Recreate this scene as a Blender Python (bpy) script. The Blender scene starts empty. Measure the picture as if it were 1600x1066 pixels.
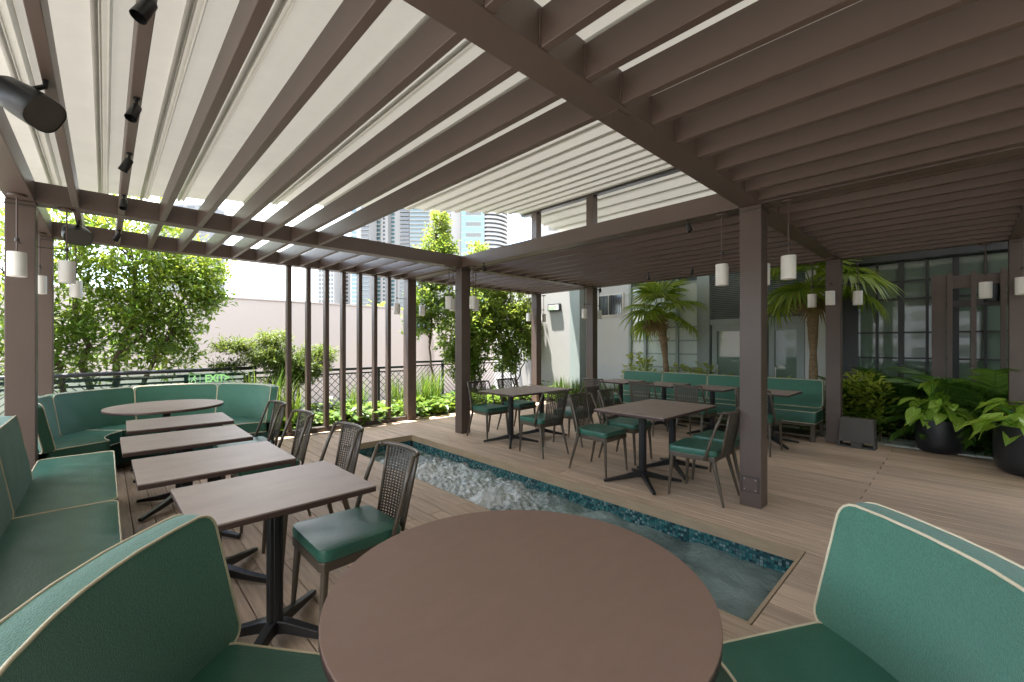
import bpy, bmesh, math, random
import numpy as np
from mathutils import Vector, Matrix

# ------------------------------------------------------------------ camera, sky, sun, exposure
scn = bpy.context.scene
COL = scn.collection
R = math.radians
YAW = 0.7606
cam = bpy.data.cameras.new('camera')
cam_o = bpy.data.objects.new('camera', cam); COL.objects.link(cam_o)
cam.sensor_fit = 'HORIZONTAL'; cam.sensor_width = 36.0; cam.lens = 15.04
cam.shift_y = 0.0027; cam.clip_start = 0.02; cam.clip_end = 3000
cam_o.location = (0, 0, 1.44); cam_o.rotation_euler = (R(90), 0, -YAW)
scn.camera = cam_o

SUN_EL, SUN_AZ = R(77), R(326)          # azimuth clockwise from +Y: the sun stands high on the open left side
w = bpy.data.worlds.new('World'); scn.world = w; w.use_nodes = True
nt = w.node_tree; nt.nodes.clear()
wo = nt.nodes.new('ShaderNodeOutputWorld'); bg = nt.nodes.new('ShaderNodeBackground')
sky = nt.nodes.new('ShaderNodeTexSky'); sky.sky_type = 'NISHITA'; sky.sun_disc = False
sky.sun_elevation = SUN_EL; sky.sun_rotation = SUN_AZ; sky.air_density = 1.0; sky.dust_density = 0.6; sky.ozone_density = 1.2
tc = nt.nodes.new('ShaderNodeTexCoord')
mp = nt.nodes.new('ShaderNodeMapping'); mp.inputs['Scale'].default_value = (1.0, 1.0, 2.6)
cn = nt.nodes.new('ShaderNodeTexNoise'); cn.inputs['Scale'].default_value = 2.3; cn.inputs['Detail'].default_value = 7; cn.inputs['Roughness'].default_value = .55
cr = nt.nodes.new('ShaderNodeValToRGB'); cr.color_ramp.elements[0].position = .40; cr.color_ramp.elements[1].position = .60
cm = nt.nodes.new('ShaderNodeMix'); cm.data_type = 'RGBA'; cm.inputs['B'].default_value = (5.0, 4.85, 4.6, 1)
nt.links.new(tc.outputs['Generated'], mp.inputs['Vector']); nt.links.new(mp.outputs[0], cn.inputs['Vector'])
nt.links.new(cn.outputs['Fac'], cr.inputs['Fac']); nt.links.new(cr.outputs['Color'], cm.inputs['Factor'])
nt.links.new(sky.outputs[0], cm.inputs['A']); nt.links.new(cm.outputs['Result'], bg.inputs['Color'])
bg.inputs['Strength'].default_value = 0.15
nt.links.new(bg.outputs[0], wo.inputs['Surface'])

sun = bpy.data.lights.new('sun', 'SUN'); sun.energy = 3.6; sun.angle = R(0.6); sun.color = (1, .955, .89)
sun_o = bpy.data.objects.new('sun', sun); COL.objects.link(sun_o)
sd = Vector((math.sin(SUN_AZ) * math.cos(SUN_EL), math.cos(SUN_AZ) * math.cos(SUN_EL), math.sin(SUN_EL)))
sun_o.rotation_euler = sd.to_track_quat('Z', 'Y').to_euler(); sun_o.location = (0, 0, 30)
scn.view_settings.view_transform = 'Standard'; scn.view_settings.look = 'None'
scn.view_settings.exposure = 3.05; scn.view_settings.gamma = 1.0
scn.render.engine = 'CYCLES'
scn.cycles.use_denoising = True
scn.cycles.max_bounces = 8; scn.cycles.diffuse_bounces = 5; scn.cycles.glossy_bounces = 3
scn.cycles.transmission_bounces = 5; scn.cycles.transparent_max_bounces = 8
scn.cycles.sample_clamp_indirect = 6.0; scn.cycles.caustics_reflective = False; scn.cycles.caustics_refractive = False

rnd = random.Random(7)
# ------------------------------------------------------------------ materials
MATS = {}
def mat(name, col, rough=.6, metal=0., vary=0., vscale=3., bump=0., bscale=40., stretch=(1, 1, 1), objvary=0., spec=.5, coat=0., trans=0., sheen=0., huevary=None):
    """Principled material: noise-varied colour, optional noise bump, optional variation per object."""
    m = bpy.data.materials.new(name); m.use_nodes = True; MATS[name] = m
    n = m.node_tree.nodes; l = m.node_tree.links; b = n['Principled BSDF']
    b.inputs['Base Color'].default_value = (*col, 1); b.inputs['Roughness'].default_value = rough
    b.inputs['Metallic'].default_value = metal; b.inputs['Specular IOR Level'].default_value = spec
    b.inputs['Coat Weight'].default_value = coat; b.inputs['Sheen Weight'].default_value = sheen
    geo = n.new('ShaderNodeNewGeometry'); mpn = n.new('ShaderNodeMapping'); mpn.inputs['Scale'].default_value = stretch
    oi = n.new('ShaderNodeObjectInfo')
    add = n.new('ShaderNodeVectorMath'); add.operation = 'MULTIPLY_ADD'
    l.new(oi.outputs['Random'], add.inputs[0]); add.inputs[1].default_value = (37, 53, 71); l.new(geo.outputs['Position'], add.inputs[2])
    l.new(add.outputs[0] if objvary else geo.outputs['Position'], mpn.inputs['Vector'])
    if vary or objvary:
        ns = n.new('ShaderNodeTexNoise'); ns.inputs['Scale'].default_value = vscale; ns.inputs['Detail'].default_value = 6; ns.inputs['Roughness'].default_value = .6
        l.new(mpn.outputs[0], ns.inputs['Vector'])
        mr = n.new('ShaderNodeMapRange'); mr.inputs['From Min'].default_value = .25; mr.inputs['From Max'].default_value = .75
        mr.inputs['To Min'].default_value = 1 - vary; mr.inputs['To Max'].default_value = 1 + vary
        l.new(ns.outputs['Fac'], mr.inputs['Value'])
        val = mr.outputs[0]
        if objvary:
            mo = n.new('ShaderNodeMapRange'); mo.inputs['To Min'].default_value = 1 - objvary; mo.inputs['To Max'].default_value = 1 + objvary
            l.new(oi.outputs['Random'], mo.inputs['Value'])
            mu = n.new('ShaderNodeMath'); mu.operation = 'MULTIPLY'; l.new(val, mu.inputs[0]); l.new(mo.outputs[0], mu.inputs[1]); val = mu.outputs[0]
        vm = n.new('ShaderNodeVectorMath'); vm.operation = 'SCALE'; vm.inputs[0].default_value = col; l.new(val, vm.inputs['Scale'])
        l.new(vm.outputs[0], b.inputs['Base Color'])
    if bump:
        nb = n.new('ShaderNodeTexNoise'); nb.inputs['Scale'].default_value = bscale; nb.inputs['Detail'].default_value = 4
        l.new(mpn.outputs[0], nb.inputs['Vector'])
        bp = n.new('ShaderNodeBump'); bp.inputs['Strength'].default_value = bump; bp.inputs['Distance'].default_value = .01
        l.new(nb.outputs['Fac'], bp.inputs['Height']); l.new(bp.outputs[0], b.inputs['Normal'])
    return m

def leaf_mat(name, col, col2, rough=.45, transl=.35, scale=3.0):
    """Leaf: two greens by the mesh's own per-leaf value, partly translucent."""
    m = bpy.data.materials.new(name); m.use_nodes = True; MATS[name] = m
    n = m.node_tree.nodes; l = m.node_tree.links; b = n['Principled BSDF']; out = n['Material Output']
    at = n.new('ShaderNodeAttribute'); at.attribute_name = 'leaf'
    mx = n.new('ShaderNodeMix'); mx.data_type = 'RGBA'; mx.inputs['A'].default_value = (*col, 1); mx.inputs['B'].default_value = (*col2, 1)
    l.new(at.outputs['Fac'], mx.inputs['Factor']); l.new(mx.outputs['Result'], b.inputs['Base Color'])
    b.inputs['Roughness'].default_value = rough
    t = n.new('ShaderNodeBsdfTranslucent'); ms = n.new('ShaderNodeMixShader'); ms.inputs[0].default_value = transl
    hs = n.new('ShaderNodeHueSaturation'); hs.inputs['Value'].default_value = 1.7; hs.inputs['Hue'].default_value = .485; l.new(mx.outputs['Result'], hs.inputs['Color'])
    l.new(hs.outputs[0], t.inputs['Color']); l.new(b.outputs[0], ms.inputs[1]); l.new(t.outputs[0], ms.inputs[2]); l.new(ms.outputs[0], out.inputs['Surface'])
    return m

BR = (.112, .079, .066)
mat('bronze paint', BR, .42, vary=.10, vscale=1.7, bump=.04, bscale=220)
mat('bronze paint dark', (.045, .036, .033), .4, vary=.1)
mat('chair bronze', (.105, .082, .060), .38, metal=.15, vary=.12, vscale=9)
mat('weave', (.075, .060, .046), .55, vary=.2, vscale=25)
mat('black metal', (.013, .013, .014), .38, vary=.2, vscale=8)
mat('dark steel', (.030, .035, .042), .42, vary=.15)
mat('vinyl', (.040, .134, .094), .36, vary=.16, vscale=6, bump=.16, bscale=90, spec=.5)
mat('fabric green', (.062, .190, .128), .62, vary=.22, vscale=130, bump=.45, bscale=240, spec=.35, sheen=.3)
mat('vinyl dark', (.012, .062, .050), .5, vary=.12)
mat('piping', (.70, .60, .42), .6, vary=.06)
mat('tabletop', (.30, .228, .192), .46, vary=.13, vscale=4.5, bump=.05, bscale=90, stretch=(1, 2.2, 1))
mat('table edge', (.060, .030, .024), .5, vary=.1)
mat('round top', (.190, .118, .086), .6, vary=.05, vscale=9, bump=.06, bscale=260, spec=.35, stretch=(1, 2.5, 1))
mat('plank', (.50, .365, .262), .62, vary=.26, vscale=5.5, bump=.35, bscale=30, stretch=(8, .5, 1), objvary=.15)
mat('coping', (.42, .31, .20), .6, vary=.16, vscale=6, stretch=(5, .7, 5), bump=.2, bscale=30)
mat('subfloor', (.03, .026, .022), .9)
mat('shade', (.88, .86, .82), .7, vary=.03, bump=.06, bscale=300)
mat('pier wall', (.40, .39, .375), .85, vary=.05, vscale=.9, bump=.06, bscale=50)
mat('white wall', (.74, .72, .69), .85, vary=.035, vscale=.7, bump=.06, bscale=60)
mat('pink wall', (.375, .322, .288), .88, vary=.03, vscale=.35, bump=.05, bscale=40)
mat('grey wall', (.62, .62, .62), .85, vary=.04, vscale=.8)
mat('green grey frame', (.34, .385, .37), .5, vary=.06)
mat('dark frame', (.040, .042, .044), .45)
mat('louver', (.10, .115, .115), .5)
mat('soil', (.040, .028, .019), .95, vary=.4, vscale=9, bump=.8, bscale=30)
mat('terrace concrete', (.22, .21, .195), .9, vary=.08, vscale=.8)
mat('ground', (.22, .21, .19), .95, vary=.2, vscale=.2)
mat('paver', (.66, .67, .56), .85, vary=.14, vscale=6, objvary=.08, bump=.2, bscale=60)
mat('bark', (.140, .100, .068), .9, vary=.35, vscale=14, bump=.8, bscale=40, stretch=(1, 1, .3))
mat('palm bark', (.30, .20, .115), .9, vary=.4, vscale=12, bump=.9, bscale=30, stretch=(1, 1, 3))
mat('pot', (.017, .018, .021), .36, vary=.1, bump=.03, bscale=120)
mat('speaker box', (.085, .078, .070), .6, vary=.06, bump=.1, bscale=200)
mat('tower white', (.27, .268, .265), .8, vary=.04, vscale=.03)
mat('tower grey', (.17, .175, .18), .7, vary=.05, vscale=.05)
mat('steel bright', (.7, .7, .68), .3, metal=1.)
mat('red fabric', (.55, .07, .03), .8)
mat('rust', (.20, .085, .03), .8, vary=.5, vscale=4)
m = mat('sign green', (.30, .75, .25), .5); m.node_tree.nodes['Principled BSDF'].inputs['Emission Color'].default_value = (.5, .85, .38, 1); m.node_tree.nodes['Principled BSDF'].inputs['Emission Strength'].default_value = .055
mat('plate', (.42, .38, .32), .5)

def glassy(name, col, rough=.03, spec=.9, metal=0.0):
    m = mat(name, col, rough, metal=metal); m.node_tree.nodes['Principled BSDF'].inputs['IOR'].default_value = 1.6
    m.node_tree.nodes['Principled BSDF'].inputs['Specular IOR Level'].default_value = spec
    return m
glassy('window glass', (.19, .26, .21), .03, 1.0)
glassy('light glass', (.66, .72, .67), .12, .9)
glassy('tower glass', (.045, .10, .11), .12, .9)
glassy('tower aqua', (.045, .15, .16), .12, .9)
glassy('tower dark', (.02, .026, .03), .15, .9)

m = bpy.data.materials.new('clear glass'); m.use_nodes = True; MATS['clear glass'] = m
n = m.node_tree.nodes; l = m.node_tree.links; n.remove(n['Principled BSDF'])
tr = n.new('ShaderNodeBsdfTransparent'); tr.inputs['Color'].default_value = (.80, .90, .85, 1)
gl = n.new('ShaderNodeBsdfGlossy'); gl.inputs['Roughness'].default_value = .02
fr = n.new('ShaderNodeFresnel'); fr.inputs['IOR'].default_value = 1.5
ms = n.new('ShaderNodeMixShader'); l.new(fr.outputs[0], ms.inputs[0]); l.new(tr.outputs[0], ms.inputs[1]); l.new(gl.outputs[0], ms.inputs[2]); l.new(ms.outputs[0], n['Material Output'].inputs['Surface'])

# canopy fabric: pale membrane that lets part of the daylight through
m = mat('membrane', (.50, .49, .46), .75, vary=.12, vscale=1.6, bump=.06, bscale=12)
n = m.node_tree.nodes; l = m.node_tree.links
t = n.new('ShaderNodeBsdfTranslucent'); t.inputs['Color'].default_value = (.60, .57, .50, 1)
ms = n.new('ShaderNodeMixShader'); ms.inputs[0].default_value = .055
l.new(n['Principled BSDF'].outputs[0], ms.inputs[1]); l.new(t.outputs[0], ms.inputs[2]); l.new(ms.outputs[0], n['Material Output'].inputs['Surface'])
mat('rib white', (.82, .81, .76), .5)

# mosaic: colour per tile from the mesh
m = mat('mosaic', (.05, .2, .2), .14, spec=.8)
n = m.node_tree.nodes; l = m.node_tree.links
at = n.new('ShaderNodeAttribute'); at.attribute_name = 'leaf'
rp = n.new('ShaderNodeValToRGB'); e = rp.color_ramp.elements
e[0].position = 0; e[0].color = (.012, .045, .06, 1); e[1].position = 1; e[1].color = (.24, .36, .36, 1)
for p_, c_ in ((.35, (.02, .13, .15, 1)), (.6, (.05, .24, .23, 1)), (.82, (.07, .15, .17, 1))):
    x_ = e.new(p_); x_.color = c_
l.new(at.outputs['Fac'], rp.inputs['Fac']); l.new(rp.outputs['Color'], n['Principled BSDF'].inputs['Base Color'])

# pool water: green-grey body, white foam where the bubblers churn it
m = mat('water', (.02, .06, .055), .05)
n = m.node_tree.nodes; l = m.node_tree.links; b = n['Principled BSDF']
at = n.new('ShaderNodeAttribute'); at.attribute_name = 'leaf'
geo = n.new('ShaderNodeNewGeometry')
dn = n.new('ShaderNodeTexNoise'); dn.inputs['Scale'].default_value = 3.0; dn.inputs['Detail'].default_value = 3
vm = n.new('ShaderNodeVectorMath'); vm.operation = 'MULTIPLY_ADD'; vm.inputs[1].default_value = (.35, .35, 0)
l.new(geo.outputs['Position'], dn.inputs['Vector']); l.new(dn.outputs['Color'], vm.inputs[0]); l.new(geo.outputs['Position'], vm.inputs[2])
fn = n.new('ShaderNodeTexNoise'); fn.inputs['Scale'].default_value = 15.; fn.inputs['Detail'].default_value = 9; fn.inputs['Roughness'].default_value = .68; fn.inputs['Distortion'].default_value = 1.2
l.new(vm.outputs[0], fn.inputs['Vector'])
ad = n.new('ShaderNodeMath'); ad.operation = 'MULTIPLY_ADD'; ad.inputs[1].default_value = .34; l.new(at.outputs['Fac'], ad.inputs[0]); l.new(fn.outputs['Fac'], ad.inputs[2])
fr_ = n.new('ShaderNodeValToRGB'); fr_.color_ramp.elements[0].position = .66; fr_.color_ramp.elements[1].position = .98
l.new(ad.outputs[0], fr_.inputs['Fac'])
bn = n.new('ShaderNodeTexNoise'); bn.inputs['Scale'].default_value = 2.2; bn.inputs['Detail'].default_value = 4; l.new(vm.outputs[0], bn.inputs['Vector'])
br_ = n.new('ShaderNodeValToRGB'); br_.color_ramp.elements[0].position = .35; br_.color_ramp.elements[0].color = (.065, .10, .092, 1); br_.color_ramp.elements[1].position = .7; br_.color_ramp.elements[1].color = (.25, .325, .30, 1)
l.new(bn.outputs['Fac'], br_.inputs['Fac'])
mx = n.new('ShaderNodeMix'); mx.data_type = 'RGBA'; mx.inputs['B'].default_value = (.72, .75, .75, 1)
l.new(fr_.outputs['Color'], mx.inputs['Factor']); l.new(br_.outputs['Color'], mx.inputs['A']); l.new(mx.outputs['Result'], b.inputs['Base Color'])
rr = n.new('ShaderNodeMapRange'); rr.inputs['To Min'].default_value = .04; rr.inputs['To Max'].default_value = .3; l.new(fr_.outputs['Color'], rr.inputs['Value']); l.new(rr.outputs[0], b.inputs['Roughness'])
bp = n.new('ShaderNodeBump'); bp.inputs['Strength'].default_value = .8; bp.inputs['Distance'].default_value = .035; l.new(fn.outputs['Fac'], bp.inputs['Height']); l.new(bp.outputs[0], b.inputs['Normal'])

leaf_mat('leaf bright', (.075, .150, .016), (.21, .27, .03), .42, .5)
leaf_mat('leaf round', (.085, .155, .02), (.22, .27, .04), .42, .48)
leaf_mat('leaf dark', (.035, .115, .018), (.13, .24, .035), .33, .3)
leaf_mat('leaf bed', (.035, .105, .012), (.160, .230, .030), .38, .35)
leaf_mat('leaf juniper', (.050, .095, .014), (.15, .20, .03), .5, .4)
leaf_mat('leaf palm', (.10, .20, .022), (.32, .40, .045), .38, .4)
leaf_mat('leaf pothos', (.075, .27, .025), (.60, .70, .12), .25, .3)
leaf_mat('leaf croton', (.12, .22, .025), (.42, .48, .07), .4, .4)
leaf_mat('dead frond', (.16, .10, .04), (.25, .17, .07), .7, .2)

# ------------------------------------------------------------------ mesh helpers
class MB:
    def __init__(s): s.v = []; s.f = []; s.leaf = []
    def add(s, vs, fs, leaf=None):
        o = len(s.v); s.v += [tuple(p) for p in vs]; s.f += [tuple(i + o for i in f) for f in fs]
        if leaf is not None: s.leaf += [leaf] * len(vs)
        return s
    def box(s, x0, x1, y0, y1, z0, z1, leaf=None):
        return s.add([(x0, y0, z0), (x1, y0, z0), (x1, y1, z0), (x0, y1, z0), (x0, y0, z1), (x1, y0, z1), (x1, y1, z1), (x0, y1, z1)],
                     [(3, 2, 1, 0), (4, 5, 6, 7), (0, 1, 5, 4), (1, 2, 6, 5), (2, 3, 7, 6), (3, 0, 4, 7)], leaf)
    def tube(s, pts, r, n=8, caps=True, leaf=None, closed=False):
        pts = [Vector(p) for p in pts]; k = len(pts)
        rs = r if isinstance(r, (list, tuple)) else [r] * k
        vs = []; fs = []; up = None
        for i, p in enumerate(pts):
            if closed: d = pts[(i + 1) % k] - pts[i - 1]
            else: d = pts[min(i + 1, k - 1)] - pts[max(i - 1, 0)]
            d = d.normalized() if d.length > 1e-9 else Vector((0, 0, 1))
            if up is None: up = Vector((0, 0, 1)) if abs(d.z) < .9 else Vector((1, 0, 0))
            a = d.cross(up); a = a.normalized() if a.length > 1e-6 else d.orthogonal().normalized()
            b = a.cross(d); up = b
            for j in range(n):
                t = 2 * math.pi * j / n + math.pi / n
                vs.append(p + (a * math.cos(t) + b * math.sin(t)) * rs[i])
        for i in range(k if closed else k - 1):
            i2 = (i + 1) % k
            for j in range(n):
                fs.append((i * n + j, i * n + (j + 1) % n, i2 * n + (j + 1) % n, i2 * n + j))
        if caps and not closed: fs += [tuple(range(n))[::-1], tuple((k - 1) * n + j for j in range(n))]
        return s.add(vs, fs, leaf)
    def lathe(s, prof, n=24, c=(0, 0), caps=True, leaf=None):
        vs = []; fs = []
        for r, z in prof:
            for j in range(n):
                t = 2 * math.pi * j / n; vs.append((c[0] + r * math.cos(t), c[1] + r * math.sin(t), z))
        for i in range(len(prof) - 1):
            for j in range(n): fs.append((i * n + j, i * n + (j + 1) % n, (i + 1) * n + (j + 1) % n, (i + 1) * n + j))
        if caps: fs += [tuple(range(n))[::-1], tuple((len(prof) - 1) * n + j for j in range(n))]
        return s.add(vs, fs, leaf)
    def mesh(s, name, m, smooth=False):
        me = bpy.data.meshes.new(name); me.from_pydata(s.v, [], s.f)
        if m: me.materials.append(MATS[m])
        if smooth is True: me.polygons.foreach_set('use_smooth', [True] * len(me.polygons))
        if s.leaf and len(s.leaf) == len(s.v):
            a = me.attributes.new('leaf', 'FLOAT', 'POINT'); a.data.foreach_set('value', s.leaf)
        me.update()
        if isinstance(smooth, (int, float)) and smooth is not True and smooth:
            me.polygons.foreach_set('use_smooth', [True] * len(me.polygons)); me.set_sharp_from_angle(angle=R(smooth))
        return me
    def build(s, name, m, parent=None, smooth=False, bevel=0, **kw):
        me = s.mesh(name, m, smooth)
        if bevel: bevel_mesh(me, bevel)
        return link(name, me, parent, **kw)

def bevel_mesh(me, wdt, seg=2):
    bm = bmesh.new(); bm.from_mesh(me)
    es = [e for e in bm.edges if len(e.link_faces) == 2 and e.calc_face_angle(0) > .5]
    bmesh.ops.bevel(bm, geom=es, offset=wdt, segments=seg, affect='EDGES', profile=.6)
    bm.to_mesh(me); bm.free(); me.update()

def link(name, data, parent=None, loc=None, rz=None, label=None, cat=None, group=None, kind=None):
    o = bpy.data.objects.new(name, data); COL.objects.link(o)
    if parent: o.parent = parent
    if loc is not None: o.location = loc
    if rz is not None: o.rotation_euler = (0, 0, rz)
    return tag(o, label, cat, group, kind)
def tag(o, label=None, cat=None, group=None, kind=None):
    if label: o['label'] = label
    if cat: o['category'] = cat
    if group: o['group'] = group
    if kind: o['kind'] = kind
    return o
def thing(name, label, cat, loc=(0, 0, 0), rz=0, group=None): return link(name, None, None, loc, rz, label, cat, group)
def dup(root, loc, rz, label=None, group=None):
    def cp(o, par):
        c = o.copy(); COL.objects.link(c)
        if par: c.parent = par
        for ch in list(o.children): cp(ch, c)
        return c
    r = cp(root, None); r.location = loc; r.rotation_euler = (0, 0, rz)
    if label: r['label'] = label
    if group: r['group'] = group
    return r

def fast_mesh(name, V, F, m, leaf=None, smooth=False):
    """V (n,3), F (m,k) numpy arrays."""
    me = bpy.data.meshes.new(name); k = F.shape[1]
    me.vertices.add(len(V)); me.vertices.foreach_set('co', V.astype(np.float32).ravel())
    me.loops.add(F.size); me.loops.foreach_set('vertex_index', F.astype(np.int32).ravel())
    me.polygons.add(len(F)); me.polygons.foreach_set('loop_start', np.arange(0, F.size, k, dtype=np.int32))
    me.polygons.foreach_set('loop_total', np.full(len(F), k, dtype=np.int32))
    me.materials.append(MATS[m])
    if leaf is not None:
        a = me.attributes.new('leaf', 'FLOAT', 'POINT'); a.data.foreach_set('value', leaf.astype(np.float32))
    me.update(calc_edges=True); me.validate()
    if smooth: me.polygons.foreach_set('use_smooth', [True] * len(me.polygons))
    return me

def leaves_mesh(name, P, D, L, W, m, seed=0, tone=None, fold=.25, spin=1.0):
    """one kite-shaped folded leaf per point P, pointing along D (n,3)."""
    g = np.random.default_rng(seed); n = len(P)
    D = D / np.maximum(np.linalg.norm(D, axis=1, keepdims=True), 1e-6)
    up = np.tile(np.array([[0, 0, 1.]]), (n, 1)) + g.normal(0, .55 * spin, (n, 3))
    S = np.cross(D, up); S /= np.maximum(np.linalg.norm(S, axis=1, keepdims=True), 1e-6)
    N = np.cross(S, D)
    L = (L * g.uniform(.7, 1.25, n))[:, None]; W = (W * g.uniform(.75, 1.2, n))[:, None]
    mid = P + D * L * .45
    V = np.stack([P, mid + S * W * .5 + N * W * fold, P + D * L - N * L * .12, mid - S * W * .5 + N * W * fold, mid], 1).reshape(-1, 3)
    i = np.arange(n)[:, None] * 5
    F = np.concatenate([i + np.array([[0, 4, 1]]), i + np.array([[4, 2, 1]]), i + np.array([[0, 3, 4]]), i + np.array([[4, 3, 2]])], 0)
    t = g.uniform(0, 1, n) if tone is None else np.clip(tone + g.normal(0, .18, n), 0, 1)
    return fast_mesh(name, V, F, m, np.repeat(t, 5))

# ------------------------------------------------------------------ setting: ground, deck, pool
MB().box(-400, 400, -400, 600, -3.2, -3.0).build('ground', 'ground', kind='structure')
PX0, PX1, PY0, PY1 = 2.40, 3.52, .75, 6.0          # pool opening
DX0, DX1, DY0, DY1 = -1.70, 8.15, -2.6, 7.32
mb = MB()
for a in ((DX0, PX0 - .02, DY0, DY1), (PX1 + .02, DX1, DY0, DY1), (PX0 - .02, PX1 + .02, DY0, PY0 - .02), (PX0 - .02, PX1 + .02, PY1 + .02, DY1)):
    mb.box(a[0], a[1], a[2], a[3], -.30, -.034)
deck = mb.build('deck', 'subfloor', kind='structure')
PL = {}
def plank(x, y0, y1):
    k = round(y1 - y0, 3)
    if k not in PL:
        me = MB().box(-.067, .067, 0, k - .006, -.030, 0).mesh('plank', 'plank'); bevel_mesh(me, .0025, 1); PL[k] = me
    link('plank', PL[k], deck, (x, y0, 0))
PW = .14
nrow = int(round((DX1 - DX0) / PW))
for i in range(nrow):
    x = PX0 - .07 - PW * (int((PX0 - DX0) / PW)) + PW * i
    if x > DX1 - .05 or x < DX0 + .05: continue
    joints = ([DY0, .65, 4.30, DY1] if x > 4.6 else [DY0, -.6, 3.1, DY1]) if i % 2 else ([DY0, 2.55, DY1] if x > PX1 else [DY0, 1.4, 4.9, DY1])
    if PX0 - .001 < x < PX1 + .06: joints = [DY0, -.9 if i % 2 else -1.5, DY1]
    for a, b in zip(joints[:-1], joints[1:]):
        if PX0 - .001 < x < PX1 + .06:
            segs = [(a, min(b, PY0 - .004)), (max(a, PY1 + .004), b)]
        else: segs = [(a, b)]
        for c, d in segs:
            if d - c > .08: plank(x, c, d)
# pool shell
mb = MB(); zb = -.75
mb.box(PX0 - .10, PX1 + .10, PY0 - .10, PY1 + .10, zb - .1, zb)
pool = mb.build('pool_basin', 'mosaic', kind='structure')
for nm, a in (('pool_wall', (PX0 - .10, PX0 - .006, PY0 - .1, PY1 + .1)), ('pool_wall', (PX1 + .006, PX1 + .10, PY0 - .1, PY1 + .1)),
              ('pool_wall', (PX0 - .006, PX1 + .006, PY0 - .1, PY0 - .006)), ('pool_wall', (PX0 - .006, PX1 + .006, PY1 + .006, PY1 + .1))):
    MB().box(a[0], a[1], a[2], a[3], zb, -.036).build(nm, 'subfloor', pool)
# wood fascia boards round the opening
for a in ((PX0 - .004, PX0 + .014, PY0, PY1), (PX1 - .014, PX1 + .004, PY0, PY1), (PX0 + .014, PX1 - .014, PY0 - .004, PY0 + .014), (PX0 + .014, PX1 - .014, PY1 - .014, PY1 + .004)):
    MB().box(a[0], a[1], a[2], a[3], -.085, .001).build('fascia_board', 'coping', pool)
# glass mosaic on the walls above and below the waterline
mb = MB(); ts = .024; r_ = random.Random(3)
def tiles(fix, along0, along1, axis, sgn):
    n = int((along1 - along0) / ts)
    for i in range(n):
        for j in range(9):
            a0 = along0 + i * ts + .0015; a1 = a0 + ts - .003; z1 = -.088 - j * ts; z0 = z1 - ts + .003; p = .002 + r_.random() * .0025
            t = r_.random()
            f0, f1 = sorted((fix, fix + sgn * p))
            if axis == 'y': vs = [(fix + sgn * p, a0, z0), (fix + sgn * p, a1, z0), (fix + sgn * p, a1, z1), (fix + sgn * p, a0, z1)]
            else: vs = [(a0, fix + sgn * p, z0), (a1, fix + sgn * p, z0), (a1, fix + sgn * p, z1), (a0, fix + sgn * p, z1)]
            mb.add(vs, [(0, 1, 2, 3)], t)
tiles(PX1 + .004, PY0 + .02, PY1 - .02, 'y', -1); tiles(PY1 + .004, PX0 + .02, PX1 - .02, 'x', -1)
tiles(PX0 - .004, PY0 + .02, PY1 - .02, 'y', 1); tiles(PY0 - .004, PX0 + .02, PX1 - .02, 'x', 1)
mb.build('mosaic_tiles', 'mosaic', pool, kind='stuff')
# water
g = np.random.default_rng(5)
nx, ny = 90, 380
X, Y = np.meshgrid(np.linspace(PX0 - .004, PX1 + .004, nx), np.linspace(PY0 - .004, PY1 + .004, ny), indexing='ij')
JETS = [(2.98, 4.75), (2.98, 3.45), (2.96, 2.10)]
Z = np.zeros_like(X); Fm = np.zeros_like(X)
for k in range(46):
    a = g.uniform(0, 2 * math.pi); wl = g.uniform(.05, .5); Z += .0022 * (wl / .2) ** .8 * np.sin(2 * math.pi / wl * (X * math.cos(a) + Y * math.sin(a)) + g.uniform(0, 6.3))
for q, (jx, jy) in enumerate(JETS):
    rr_ = np.hypot(X - jx, Y - jy); amp = (.10, .085, .03)[q]
    Z += amp * np.exp(-(rr_ / .10) ** 2) * (1 + .5 * np.sin(23 * X + 17 * Y)) + .016 * np.exp(-rr_ / .7) * np.sin(26 * rr_ - q)
    Fm += (1.15, 1.15, .30)[q] * np.exp(-(rr_ / (.75, .70, .45)[q]) ** 2) + .6 * np.exp(-(rr_ / .16) ** 2)
Z *= np.clip((Y - PY0) / 2.2, .55, 1)
for k in range(40):
    a = g.uniform(0, 2 * math.pi); wl = g.uniform(.06, .16); Z += .0022 * np.clip(Fm, 0, 1) * np.sin(2 * math.pi / wl * (X * math.cos(a) + Y * math.sin(a)) + g.uniform(0, 6.3))
V = np.stack([X, Y, Z - .20], -1).reshape(-1, 3)
idx = np.arange(nx * ny).reshape(nx, ny)
F = np.stack([idx[:-1, :-1], idx[1:, :-1], idx[1:, 1:], idx[:-1, 1:]], -1).reshape(-1, 4)
link('pool_water', fast_mesh('pool_water', V, F, 'water', np.clip(Fm, 0, 1.3).ravel(), True), kind='structure')

# planting beds and paver strip
MB().box(-6, 14, DY1 + .01, 9.4, -.4, -.03).build('planting_soil', 'soil', kind='structure')
MB().box(DX1 + .01, 11.0, -5.0, DY1, -.4, -.052).build('garden_soil', 'soil', kind='structure')
pav = MB().box(DX1 + .004, DX1 + .66, -2.55, 5.3, -.05, -.032).build('paver_path', 'soil', kind='structure')
pm = MB().box(-.148, .148, -.148, .148, -.03, .0).mesh('paver', 'paver'); bevel_mesh(pm, .006, 1)
for i in range(2):
    for j in range(26):
        link('paver', pm, pav, (DX1 + .17 + i * .31, -2.38 + j * .30, -.004 + rnd.uniform(-.002, .002)))
MB().box(DX0 - 6, DX0, -2.6, 9.4, -.4, -.06).build('side_terrace', 'terrace concrete', kind='structure')
MB().box(-6, 14, 9.42, 13.98, -.9, -.5).build('lower_terrace', 'terrace concrete', kind='structure')

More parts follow.
